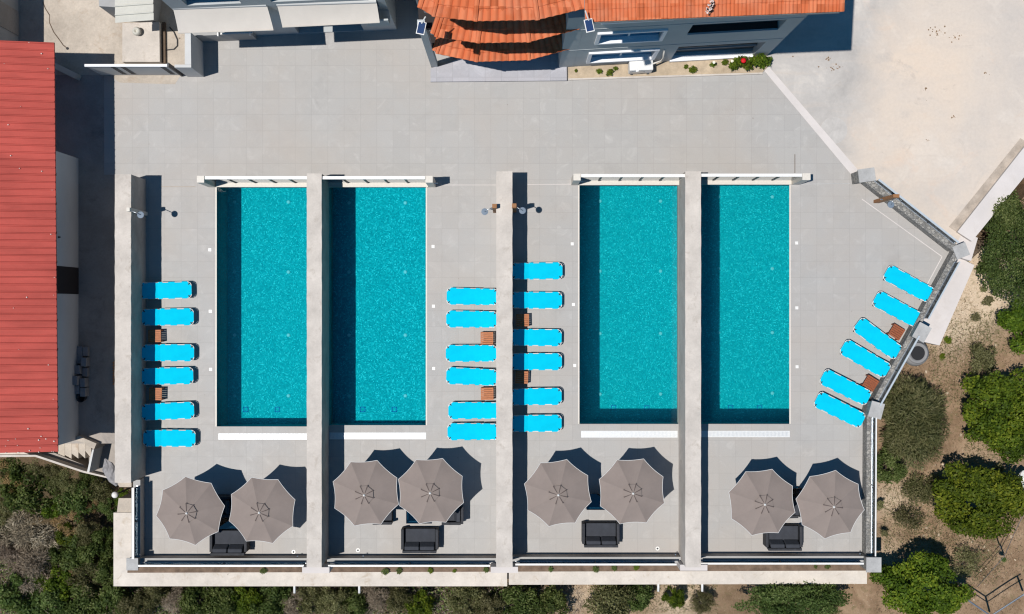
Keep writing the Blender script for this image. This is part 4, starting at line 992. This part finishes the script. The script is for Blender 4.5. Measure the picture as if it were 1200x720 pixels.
for k in range(39): m.f.append((2 * k, 2 * k + 1, 2 * k + 3, 2 * k + 2))
obj('roof', m, M['shedroof'], sh)
bl = MB(); bl.prism(PX([(147, 30), (190, 28.5), (190.5, 75), (147, 75)]), 0, .35)
solo('concrete_plinth', bl, M['wall'], 'low pale concrete plinth behind the gate', 'plinth')
ch = MB(); ch.prism(PX([(191, 27), (194.5, 27), (195, 75), (191.5, 75)]), 0, .12); solo('drain_channel', ch, M['bark'], 'dark brown channel beside the pale plinth', 'channel')
p = W(161, 37.5, .45); solo('clay_pot', MB().lathe((p.x, p.y, .351), [(.10, 0), (.15, .1), (.16, .2), (.12, .3), (.06, .3), (.05, .22)], 18), M['shedroof'], 'small pale round pot on the concrete plinth', 'pot', smooth=True)
hz = .03; solo('garden_hose', MB().tube([(W(x_, y_).x, W(x_, y_).y, hz) for x_, y_ in ((199, 32), (204, 38), (208, 47), (208, 54), (204, 58), (195, 59))], .02, 6), M['dark'], 'dark curved hose on the beige ground beside the plinth', 'hose', smooth=True)
cr = MB(); rr2 = random.Random(4); pt = Vector(W(50, 2)); dirs = [(53, 10), (58, 18), (58, 27), (63, 38), (69, 46), (74, 53), (79, 57)]
for k, (px_, py_) in enumerate(dirs):
    c = W(px_, py_); cr.quad(*[Vector((q.x, q.y, -.008)) for q in (pt + Vector((-.012, -.012, 0)), c + Vector((-.014, -.012, 0)), c + Vector((.014, .01, 0)), pt + Vector((.012, .012, 0)))]); pt = c
structure('ground_crack', cr, M['bark'], 'thin dark crack across the old beige yard', 'crack')
p = W(79, 57); solo('ground_drain', MB().disc((p.x, p.y, -.012), .05, .02, 12), M['black'], 'tiny dark drain hole at the end of the yard crack', 'drain')
# stacked blocks in the passage
k_ = 0; q_ = random.Random(9)
for (px, py, nz) in [(95.5, 411, 1), (102, 412, 1), (95.5, 421, 1), (102.5, 424, 2), (95, 433, 2), (101.5, 436, 1), (94.5, 445, 3), (101, 448, 2), (94.5, 456, 2), (101.5, 459, 2)]:
    for lv in range(nz):
        c = W(px, py); m = MB().rbox((c.x, c.y, .10 + lv * .205), (.19, .32, .2), q_.uniform(-.08, .08))
        k_ += 1; solo('concrete_block', m, M['block'], 'grey concrete block in the loose stack in the shaded passage', 'block', 'stacked concrete blocks', bevel=.008)
p = W(98, 466); t = thing('bucket', 'dark round bucket at the lower end of the block stack', 'bucket', (p.x, p.y, -.016)); obj('body', MB().lathe((p.x, p.y, -.015), [(.12, 0), (.16, .32), (.145, .32), (.11, .02)], 20), M['dark'], t, smooth=True)
for k in range(9):
    c = W(134.4, 424.5 + k * 3.1); solo('orange_sun_slash', MB().rbox((c.x, c.y, .035), (.12, .05, .10), R(38)), M['sun_slash'], 'orange brick standing in for sunlight at the rim of the passage shade beside the far left wall', 'sun_slash', 'row of orange sunlit slashes')  # orange blocks added in place of sunlit slashes at the roof's shadow edge
# stairs and landing
st = thing('outdoor_stairs', 'beige outdoor stairs descending below the end of the passage', 'stairs', tuple(W(90, 530)))
xs = [68, 76, 84, 92, 100, 107]
for k in range(5):
    m = MB(); z = -.25 * (5 - k) + .1
    m.prism(PX([(xs[k], 529 - (k * 1.6) + 6), (xs[k + 1] - .2, 529 - k * 1.2 + 9 + k), (xs[k + 1] - .2, 517 - 1.2 * k), (xs[k], 521 - 1.0 * k)], z), -3, z); obj('step', m, M['yard_warm'], st)
m = MB(); m.prism(PX([(84, 515), (92, 511), (113, 520), (110, 527), (98, 519)], .3), -2, .3); obj('parapet', m, M['yard_warm'], st)
m = MB(); m.prism(PX([(102, 553), (108, 527), (110, 527), (104.5, 554)], .12), -2.5, .12); obj('side_wall', m, M['house_white'], st)
m = MB(); m.prism(PX([(104, 530), (122, 516), (137, 516), (137, 556), (126, 556), (104.5, 553)], -.9), -2.8, -.9); structure('lower_landing', m, M['passage'], 'sunken grey landing beside the stairs', 'landing')
m = MB(); m.prism(PX([(46, 531), (64, 531), (98, 545), (101, 551), (80, 546)], -1.1), -2.8, -1.1); structure('lower_path', m, M['passage'], 'grey brown path below the stairs', 'path')
m = MB(); m.prism(PX([(-60, 533.5), (42, 533.3), (98, 552), (127, 559), (127.5, 561), (97, 554), (41, 535.5), (-60, 536.5)], -.6), -3, -.6); solo('boundary_wall', m, M['wall'], 'thin white boundary wall below the red roof and stairs', 'wall')
m = MB(); m.prism(PX([(-60, 529), (24, 529), (41, 535), (-60, 536)], -.7), -3, -.7); structure('eaves_strip', m, M['ledge'], 'pale concrete strip under the red roof', 'strip')
m = MB(); m.prism(PX([(137, 566), (154, 566), (154, 571), (140, 571)], -.3), -2.5, -.3); m.prism(PX([(139, 584), (154, 584), (154, 601), (137, 601)], -.36), -2.5, -.36); structure('rock_ledge', m, M['yard_warm'], 'crumbling beige concrete beside the far left wall', 'ledge')
# crumpled sheet
q_ = random.Random(12); m = MB(); c = W(131.5, 553, .5); nu, nv = 14, 9
for j in range(nv + 1):
    for i in range(nu):
        an = 2 * math.pi * i / nu; f = math.sin(math.pi * (j + .35) / (nv + .7)); tt = j / nv - .5
        r = .24 * f * (1 + .22 * q_.uniform(-1, 1)); ctr = Vector((tt * .42, -tt * 1.0, .16)); m.v.append(c * 1.0 + ctr + Vector((r * math.cos(an) * .95, r * math.cos(an) * .35, r * math.sin(an) * .7)))
for j in range(nv):
    for i in range(nu): m.f.append((j * nu + i, j * nu + (i + 1) % nu, (j + 1) * nu + (i + 1) % nu, (j + 1) * nu + i))
m.f += [tuple(range(nu)), tuple(range(nv * nu, nv * nu + nu))]
solo('plastic_bundle', m, M['sack'], 'crumpled grey plastic bundle lying at the end of the far left wall', 'bundle')
p = W(135, 580, -.2); t = thing('garden_lamp', 'round white globe lamp among shrubs beside the broken ledge', 'lamp', (p.x, p.y, -2.3)); obj('post', MB().tube([(p.x, p.y, -2.3), (p.x, p.y, -.3)], .03, 8), M['dark'], t)
obj('globe', MB().lathe((p.x, p.y, -.3), [(.03, 0), (.10, .04), (.125, .13), (.10, .21), (.03, .25)], 20), M['white'], t, smooth=True)
# big clay pot beside the pier, white sack
p = W(1075, 414, -.2); t = thing('round_pot', 'big round grey pot with dark hollow outside the midway stone pier', 'pot', (p.x, p.y, -1.0), R(-25))
obj('body', MB().lathe((0, 0, 0), [(.28, 0), (.46, .25), (.50, .55), (.44, .78), (.34, .86), (.30, .84), (.28, .4), (.05, .3)], 28), M['clay'], t, world=False, smooth=True)
obj('hollow_shade', MB().disc((0, 0, .862), .265, .01, 24), M['black'], t, world=False)  # flat black disc paints the shade inside the pot
obj('rim', MB().lathe((-.02, 0, .84), [(.37, 0), (.40, .04), (.36, .08), (.29, .07), (.275, .03)], 28), M['clay'], t, world=False, smooth=True)
q_ = random.Random(2); m = MB(); c = W(1197, 561, -.5)
for j in range(8):
    for i in range(12):
        an = 2 * math.pi * i / 12; f = math.sin(math.pi * (j + .3) / 7.6); m.v.append(c + Vector((.26 * f * math.cos(an) * q_.uniform(.8, 1.1), .42 * (j / 7 - .5) * 1.5 + .03 * q_.random(), .2 + .2 * f * math.sin(an) * q_.uniform(.8, 1.1))))
for j in range(7):
    for i in range(12): m.f.append((j * 12 + i, j * 12 + (i + 1) % 12, (j + 1) * 12 + (i + 1) % 12, (j + 1) * 12 + i))
m.f += [tuple(range(12)), tuple(range(84, 96))]
solo('white_sack', m, M['white'], 'white plastic sack beside a bright green tree at the right edge', 'sack')
# metal frame fence at lower right
t = thing('wire_fence', 'leaning wire fence with grey metal posts at the lower right', 'fence', tuple(W(1160, 690, -1.2)))
def gp(px, py, z): return W(px, py, z)
P0 = [(1130, 701), (1163, 727), (1206, 690), (1250, 650)]
for px, py in ((1132, 702), (1161, 722), (1200, 697)): obj('post', MB().tube([gp(px, py, -1.4), gp(px, py, .35)], .035, 8), M['steel'], t)
for z, r in ((.33, .03), (-.3, .02)):
    obj('rail', MB().tube([W(1132, 702, z), W(1161, 722, z)], r, 8), M['steel'], t); obj('rail', MB().tube([W(1161, 722, z), W(1204, 694, z)], r, 8), M['steel'], t)
t = thing('wire_fence', 'slack old wire fence strung between thin posts by the lower right track', 'fence', tuple(W(1170, 650, -1.2)))
pp = [(1148, 690), (1178, 652), (1172, 640), (1198, 598)]
for px, py in ((1177, 652), (1172, 641)): obj('post', MB().tube([W(px, py, -1.3), W(px, py, -.1)], .025, 8), M['dark'], t)
for z in (-.15, -.6):
    obj('wire', MB().tube([W(1145, 688, z), W(1163, 668, z - .06), W(1177, 652, z), W(1190, 622, z - .05), W(1206, 590, z)], .012, 5), M['dark'], t)

# ------------------------------------------------------------------ vegetation
def leaf_mesh(name, m, n, rad, nclump, ll, lw, seed, clump=(.26, .42), up=.45, shell=.55, radial=0.0, tone=.5):
    """n small folded leaves gathered in clumps over an ellipsoid; per-leaf value in the attribute tint"""
    g = np.random.default_rng(seed); rad = np.array(rad)
    d = g.normal(size=(nclump, 3)); d[:, 2] = np.abs(d[:, 2]) * 1.1 - .28; d /= np.linalg.norm(d, axis=1)[:, None]
    cc = d * g.uniform(.40, .92, (nclump, 1)); cr = g.uniform(*clump, nclump); ct = g.uniform(.15, .85, nclump)
    k = g.choice(nclump, n, p=cr ** 2 / (cr ** 2).sum())
    e = g.normal(size=(n, 3)); e /= np.linalg.norm(e, axis=1)[:, None]
    p = cc[k] + e * (cr[k] * g.uniform(shell, 1.05, n))[:, None]
    p[:, 2] = np.maximum(p[:, 2], -.55)
    out = e * .7 + np.array([0, 0, up]) + g.normal(size=(n, 3)) * .55; nrm = out / np.linalg.norm(out, axis=1)[:, None]
    t = g.normal(size=(n, 3)) + radial * 2 * (e + cc[k]); t -= nrm * (t * nrm).sum(1)[:, None]; t /= np.linalg.norm(t, axis=1)[:, None]
    b = np.cross(nrm, t); L = (ll * g.uniform(.65, 1.3, n))[:, None]; Wd = (lw * g.uniform(.7, 1.25, n))[:, None]
    c = p * rad
    v = np.stack([c, c + t * L * .5 + b * Wd * .5 + nrm * Wd * .18, c + t * L, c + t * L * .5 - b * Wd * .5 + nrm * Wd * .18], 1).reshape(-1, 3)
    me = bpy.data.meshes.new(name); me.vertices.add(4 * n); me.vertices.foreach_set('co', v.ravel())
    me.loops.add(4 * n); me.loops.foreach_set('vertex_index', np.arange(4 * n, dtype=np.int32))
    me.polygons.add(n); me.polygons.foreach_set('loop_start', np.arange(0, 4 * n, 4, dtype=np.int32))
    a = me.attributes.new('tint', 'FLOAT', 'POINT')
    tv = np.clip(tone - .5 + .55 * ct[k] + .45 * g.random(n) ** 1.3, 0, 1); a.data.foreach_set('value', np.repeat(tv, 4).astype(np.float32))
    me.update(calc_edges=True); me.validate(); me.materials.append(m); return me
def stems(h, r, nl, spread, seed):
    g = random.Random(seed); m = MB()
    m.tube([(0, 0, 0), (g.uniform(-.05, .05), g.uniform(-.05, .05), h * .5), (0, 0, h)], [r * 1.25, r, r * .8], 8)
    for i in range(nl):
        a = 2 * math.pi * i / nl + g.uniform(-.3, .3); q = spread * g.uniform(.7, 1)
        m.tube([(0, 0, h * g.uniform(.6, .95)), (q * .45 * math.cos(a), q * .45 * math.sin(a), h * 1.15), (q * math.cos(a), q * math.sin(a), h * g.uniform(1.3, 1.6))], [r * .6, r * .42, r * .15], 6)
    return m
def trunk_mesh(*a):
    m = stems(*a); me = bpy.data.meshes.new('trunk'); me.from_pydata([tuple(v) for v in m.v], [], m.f); me.materials.append(M['bark'])
    for f in me.polygons: f.use_smooth = True
    return me
# --- trees and big shrubs on the right, each with a crown of its own
def tree(px, py, zc, rad, h, m, n, nc, ll, lw, seed, label, cat='tree', name='tree', **kw):
    p = W(px, py, zc); zg = gz(p.x, p.y)
    if zg < -4: zg = -1.2
    t = thing(name, label, cat, (p.x, p.y, zg))
    link_mesh('trunk', trunk_mesh(max(.3, (zc - zg) * .62), .07 if rad[0] < 1 else .11, 6, rad[0] * .6, seed), None, t)
    o = link_mesh('crown', leaf_mesh('crown', M[m], n, rad, nc, ll, lw, seed, **kw), None, t); o.location = (0, 0, zc - zg)
    return t
tree(1078, 687, .15, (1.72, 1.22, 1.25), 1.5, 'citrus', 17000, 54, .135, .075, 11, 'bright green leafy tree by the lower right corner of the terrace', clump=(.15, .30))
tree(1144, 583, .1, (1.72, 1.32, 1.2), 1.5, 'citrus', 17000, 54, .135, .075, 12, 'bright green rounded tree beside the white sack', clump=(.15, .30))
tree(1170, 484, .1, (1.62, 1.75, 1.25), 1.5, 'citrus', 19000, 58, .13, .07, 13, 'broad bright green tree at the right edge, above the white sack', clump=(.15, .30), tone=.46)
tree(1068, 492, -.1, (1.38, 1.75, 1.0), 1.2, 'olive', 17000, 34, .19, .032, 14, 'dull olive green shrubby tree touching the lower slanting railing', radial=.9, clump=(.18, .36), tone=.52)
tree(1190, 300, -.2, (1.3, 2.1, 1.0), 1.0, 'bush', 18000, 60, .085, .05, 15, 'long dark green bush beside the pale yard wall', 'bush', 'bush', clump=(.2, .32), tone=.5)
tree(1178, 250, -.2, (.75, .9, .85), 1.0, 'bush', 7000, 24, .085, .05, 35, 'small dark green bush right against the pale yard wall', 'bush', 'bush', clump=(.24, .36))
tree(1195, 385, -.2, (.9, .95, .85), 1.0, 'citrus', 8000, 26, .11, .06, 16, 'yellow green bush at the right edge below the long dark bush', 'bush', 'bush', clump=(.24, .36))
tree(1150, 418, -.6, (.6, .75, .35), .7, 'scrub', 2600, 18, .08, .04, 17, 'grey green scrubby bush left of the broad bright tree', 'bush', 'bush', clump=(.26, .4), tone=.45)
tree(1042, 545, -.5, (.55, .75, .6), .8, 'bush', 4500, 18, .09, .05, 18, 'small green bush beside the right terrace edge', 'bush', 'bush', clump=(.26, .4))
tree(1079, 574, -.85, (.75, .6, .3), .5, 'olive', 2400, 18, .12, .03, 19, 'low grey olive shrub between the terrace and the white sack', 'shrub', 'shrub', radial=.5, clump=(.26, .42))
tree(1066, 607, -.9, (.75, .5, .12), .4, 'scrub', 1300, 16, .10, .03, 20, 'flat patchy green shrub on sandy ground right of the rightmost parasol', 'shrub', 'shrub', clump=(.3, .45), tone=.4)
tree(1133, 660, -1.0, (.75, .6, .15), .3, 'scrub', 1300, 16, .11, .028, 21, 'thin dry green shrub right of the lowest bright tree', 'shrub', 'shrub', clump=(.3, .45), tone=.5)
tree(935, 704, -.4, (2.35, .85, .85), .9, 'bush', 17000, 60, .10, .045, 22, 'wide dark green bush below the right end of the ledge', 'bush', 'bush', clump=(.17, .28), tone=.48)
# --- wild shrubs below the ledge and in the lower left corner
protos = {}
def proto(kind, v):
    if (kind, v) not in protos:
        sd = 100 + 17 * v + len(kind)
        spec = {'bush': ('bush', 4200, 30, .125, .066, {}), 'scrub': ('scrub', 4600, 30, .10, .046, {}), 'olive': ('olive', 4800, 28, .12, .03, dict(radial=.5)),
                'dry': ('dry', 5200, 24, .17, .018, dict(radial=.7, up=.2)), 'rust': ('rust', 3600, 20, .08, .035, dict(tone=.5)), 'citrus': ('citrus', 4400, 30, .12, .065, dict(tone=.42))}[kind]
        protos[(kind, v)] = (leaf_mesh('foliage', M[spec[0]], spec[1], (1, 1, .85), spec[2], spec[3], spec[4], sd, clump=(.15, .32), **spec[5]), trunk_mesh(.55, .04, 5, .5, sd))
    return protos[(kind, v)]
vk = {}
def shrub(px, py, r, kind, label, zc=-1.6, grp='wild shrubs around the terrace'):
    v = vk[kind] = (vk.get(kind, -1) + 1); me, st_ = proto(kind, v % 3)
    p = W(px, py, zc); rz = ru(0, 6.28)
    rm = r / S * (1 - zc / H)
    t = thing('shrub', label, 'shrub', (p.x, p.y, zc - .7), rz, grp)
    o = link_mesh('stem', st_, None, t)
    o = link_mesh('foliage', me, None, t); o.location = (0, 0, .7); o.scale = (rm * ru(.9, 1.12), rm * ru(.9, 1.12), rm * ru(1.0, 1.45))
kindname = {'bush': 'dark green leafy shrub', 'scrub': 'grey green shrub', 'olive': 'dull olive shrub', 'dry': 'grey brown dry twiggy shrub', 'rust': 'withered brown shrub', 'citrus': 'bright green shrub'}
for px, py, r, kind, where in [
    (14, 552, 18, 'bush', 'pressed under the pale strip at the left edge'), (46, 553, 18, 'scrub', 'in the corner below the bend of the boundary wall'), (64, 552, 13, 'scrub', 'pale, under the slanting part of the boundary wall'), (102, 567, 13, 'bush', 'under the lower end of the boundary wall'),
    (34, 574, 34, 'bush', 'below the pale strip under the red roof'), (8, 560, 24, 'rust', 'in shade at the left edge under the red roof'), (76, 565, 22, 'olive', 'right under the thin white boundary wall'),
    (60, 596, 16, 'citrus', 'left of the globe lamp, low between darker shrubs'), (90, 588, 24, 'bush', 'below the boundary wall, left of the globe lamp'), (116, 575, 18, 'scrub', 'just left of the globe lamp'),
    (108, 592, 13, 'rust', 'below and left of the globe lamp'), (143, 583, 11, 'citrus', 'against the broken beige ledge by the globe lamp'), (128, 595, 15, 'bush', 'directly below the globe lamp'),
    (12, 602, 24, 'scrub', 'at the left edge, level with the far left parasol'), (38, 625, 34, 'dry', 'large, left of the far left parasol'), (80, 612, 20, 'rust', 'amid greens halfway between left edge and ledge'),
    (78, 628, 14, 'citrus', 'bright spot amid the lower left scrub'), (104, 625, 20, 'scrub', 'near the ledge, level with the far left parasol'), (122, 630, 16, 'bush', 'touching the left side of the ledge'),
    (14, 650, 26, 'dry', 'at the left edge above the lower left corner'), (44, 663, 28, 'dry', 'smaller, right of the other dry ones'), (66, 650, 14, 'bush', 'in the gap among the dry shrubs'),
    (86, 648, 24, 'bush', 'left of the ledge corner, the larger'), (112, 650, 22, 'bush', 'left of the ledge corner, the nearer'), (84, 664, 12, 'rust', 'small, left of the lower ledge corner'),
    (104, 676, 28, 'scrub', 'left of the lower ledge corner'), (126, 672, 16, 'bush', 'tucked beside the lower ledge corner'), (68, 684, 22, 'citrus', 'above the bottom edge at lower left'),
    (22, 698, 34, 'bush', 'in the bottom left corner'), (62, 706, 24, 'bush', 'at the bottom edge, right of the corner one'), (96, 704, 26, 'bush', 'at the bottom edge under the grey green one'),
    (132, 700, 24, 'bush', 'just below the lower left ledge corner'), (160, 708, 24, 'scrub', 'below the ledge at its left end'), (184, 696, 20, 'scrub', 'pressed under the left end of the ledge'),
    (206, 700, 20, 'dry', 'under the ledge below the first sofa'), (232, 702, 24, 'bush', 'under the ledge left of the first drain spout'), (262, 708, 24, 'bush', 'at the bottom edge below the first sofa'),
    (290, 702, 22, 'citrus', 'under the ledge, second left of the first spout'), (318, 708, 24, 'bush', 'left of the leftmost drain spout'), (344, 708, 18, 'dry', 'below the leftmost drain spout'),
    (368, 704, 22, 'scrub', 'right of the leftmost drain spout'), (394, 702, 22, 'scrub', 'left of the second drain spout'), (416, 710, 20, 'bush', 'below the second drain spout'),
    (440, 704, 22, 'dry', 'right of the second drain spout'), (466, 700, 22, 'scrub', 'below the second sofa'), (494, 706, 18, 'citrus', 'at the bottom edge below the second sofa'),
    (548, 704, 24, 'scrub', 'left of the joint in the ledge'), (574, 708, 22, 'scrub', 'below the joint in the ledge'), (608, 704, 24, 'bush', 'right of the joint in the ledge'), (646, 706, 24, 'bush', 'right of the joint, beyond the dark one'),
    (714, 704, 32, 'scrub', 'big, under the third sofa'), (748, 698, 18, 'bush', 'left of the third drain spout'), (790, 700, 14, 'citrus', 'small, right of the third drain spout'), (822, 706, 16, 'scrub', 'small, below the rightmost drain spout')]:
    shrub(px, py, r, kind, kindname[kind] + ' ' + where)
# --- little plants of the bed, the soil strip and the sandy ground
def plant(px, py, z, r, kind, label, cat='plant', name='plant', hgt=.8, grp=None):
    v = vk[kind] = (vk.get(kind, -1) + 1)
    if ('s', kind) not in protos:
        mk = {'citrus': 'citrus', 'bush': 'bush', 'dry': 'dry', 'scrub': 'scrub'}[kind]
        protos[('s', kind)] = leaf_mesh('leaves', M[mk], 260, (1, 1, .8), 9, .42, .2, 77, clump=(.2, .4), up=.8)
    p = W(px, py, z); o = link_mesh(name, protos[('s', kind)], None); q = r / S
    o.location = (p.x, p.y, z + q * .5); o.scale = (q, q, q * hgt); o.rotation_euler = (0, 0, ru(0, 6)); tag(o, label, cat, grp)
for px, py, r, lb in [(703, 84.5, 4.5, 'small green weed in the sandy bed, the narrow one left of the air conditioner'), (715, 85, 5.5, 'small green weed in the sandy bed, just left of the air conditioner'), (722, 81, 3.5, 'tiny weed touching the air conditioner'),
                      (810, 83, 6, 'low green plant in the sandy bed, left of the flowering bush'), (803, 79.5, 3.5, 'tiny weed by the wall left of the flowering bush'), (675, 84, 2.6, 'tiny sprig beside the tiled step'),
                      (836, 76, 4.5, 'small plant beneath the white flowers'), (848, 74.5, 5, 'green plant in the bed left of the red flower')]:
    plant(px, py, .06, r, 'citrus', lb)
fb = thing('flowering_bush', 'leafy green bush with one red flower at the end of the sandy bed', 'bush', tuple(W(883, 74)))
for k, (px, py, r) in enumerate([(862, 73.5, 8), (874, 73, 9), (886, 74, 9), (893, 69, 10)]):
    o = link_mesh('foliage', leaf_mesh('foliage', M['citrus'], 500, (r / S, r / S * .8, .4), 9, .13, .06, 300 + k, clump=(.25, .4)), None, fb); q = W(px, py, .35); o.location = q - fb.location
q = W(871, 71.5, .75); obj('flower', MB().lathe(tuple(q), [(.02, 0), (.085, .03), (.10, .06), (.05, .08), (.01, .085)], 10), M['red'], fb, smooth=True)
for px, py in ((858, 72), (836.5, 73.5)): q = W(px, py, .5); obj('flower', MB().lathe(tuple(q), [(.02, 0), (.05, .02), (.055, .04), (.01, .05)], 9), M['petal'], fb)
for px, py, r, kind, nm in [(308, 669, 5, 'bush', 'below the first terrace'), (453, 669, 5.5, 'bush', 'left of the second sofa'), (468, 669.5, 5, 'bush', 'below the second sofa'), (505, 669, 4.5, 'citrus', 'right of the second sofa'), (533, 668.5, 3, 'citrus', 'below the right armchair'),
                            (570, 668, 4.5, 'bush', 'near the middle wall end'), (645, 666, 4, 'bush', 'below the third terrace, left'), (697, 666, 5, 'bush', 'below the third sofa'), (720, 666, 4.5, 'bush', 'right of the third sofa'), (745, 665, 5, 'citrus', 'below the third terrace, right'), (970, 663.5, 4, 'bush', 'below the rightmost parasol'), (955, 663.5, 3, 'bush', 'below the rightmost terrace')]:
    plant(px, py, -.29, r, kind, 'small weed in the soil strip %s' % nm, hgt=.45, grp='weeds in the soil strip')
for px, py, r, kind, nm in [(1108, 398, 6, 'citrus', 'outside the end of the concrete slab'), (1103, 417, 5, 'citrus', 'right of the big round pot'), (1157, 352, 8, 'scrub', 'in the middle of the pale sandy patch'), (1128, 308, 8, 'scrub', 'beside the concrete corner apron'), (1146, 316, 10, 'bush', 'at the foot of the long dark bush'),
                            (1036, 625, 6, 'scrub', 'beside the right terrace edge'), (1174, 655, 4.5, 'bush', 'beside the thin fence post'), (1168, 548, 8, 'scrub', 'left of the white sack'), (1152, 340, 5, 'scrub', 'higher on the pale sandy patch'), (1030, 590, 7, 'scrub', 'against the right terrace edge'), (1140, 372, 7, 'scrub', 'below the pale sandy patch')]:
    p = W(px, py, -1); plant(px, py, -1.0, r, kind, 'small weed %s' % nm, grp='weeds on the sandy ground')
# --- ground cover
def cover(name, m, n, spots, ll, lw, seed, label, cat, flat=.2):
    g = np.random.default_rng(seed); V = []; T = []
    w_ = np.array([a[2] * a[3] for a in spots], float); w_ /= w_.sum()
    for i in range(n):
        a = spots[g.choice(len(spots), p=w_)]
        px = a[0] + a[2] * g.uniform(-1, 1); py = a[1] + a[3] * g.uniform(-1, 1)
        p = W(px, py, -1.6); zg = gz(p.x, p.y)
        if zg < -4: continue
        p = W(px, py, zg); p = Vector((p.x, p.y, gz(p.x, p.y) + abs(g.normal()) * flat))
        an = g.uniform(0, 6.28); u = Vector((math.cos(an), math.sin(an), g.uniform(-.1, .9))) * ll * g.uniform(.5, 1.3); s_ = Vector((-math.sin(an), math.cos(an), g.uniform(-.4, .4))) * lw * g.uniform(.5, 1.2)
        V += [p, p + u * .5 + s_, p + u, p + u * .5 - s_]; T += [g.random()] * 4
    n = len(V) // 4; me = bpy.data.meshes.new(name); me.from_pydata([tuple(v) for v in V], [], [(4 * i, 4 * i + 1, 4 * i + 2, 4 * i + 3) for i in range(n)])
    a = me.attributes.new('tint', 'FLOAT', 'POINT'); a.data.foreach_set('value', np.array(T, np.float32)); o = link_mesh(name, me, M[m]); return tag(o, label, cat, kind='stuff')
cover('undergrowth', 'bush', 11000, [(66, 630, 70, 95), (380, 703, 250, 18)], .12, .03, 41, 'tangled green undergrowth between the wild shrubs', 'undergrowth', .3)
cover('dry_undergrowth', 'dry', 12000, [(66, 630, 70, 95), (400, 703, 280, 18)], .22, .008, 42, 'dry twigs and stalks between the wild shrubs', 'undergrowth', .3)
cover('dry_grass', 'straw', 9000, [(1110, 560, 85, 160), (1100, 400, 50, 60), (1150, 620, 50, 60)], .10, .007, 43, 'thin dry grass and leaf litter on the sandy ground', 'grass', .04)
cover('green_grass', 'scrub', 9000, [(1068, 600, 34, 46), (1125, 425, 36, 50), (1130, 650, 40, 34), (770, 700, 70, 18), (1160, 545, 30, 26), (1165, 390, 30, 26)], .10, .008, 44, 'sparse green grass tufts on the sandy ground', 'grass', .06)
def stones(name, n, spots, seed, label):
    g = random.Random(seed); m = MB()
    for i in range(n):
        a = g.choice(spots); px = a[0] + a[2] * g.uniform(-1, 1); py = a[1] + a[3] * g.uniform(-1, 1); p = W(px, py, -1.05); zg = gz(p.x, p.y)
        if zg < -4: continue
        r = .02 + .05 * g.random() ** 3
        m.rbox((p.x, p.y, zg + r * .4), (r * g.uniform(1, 2), r * g.uniform(1, 1.6), r), g.uniform(0, 3), g.uniform(-.4, .4))
    o = obj(name, m, M['sand']); return tag(o, label, 'stones', kind='stuff')
stones('gravel', 260, [(1125, 350, 45, 50), (1100, 600, 70, 60), (1110, 450, 60, 90), (1160, 660, 40, 50), (790, 702, 60, 16), (690, 702, 20, 16)], 45, 'scattered pale stones on the sandy ground')
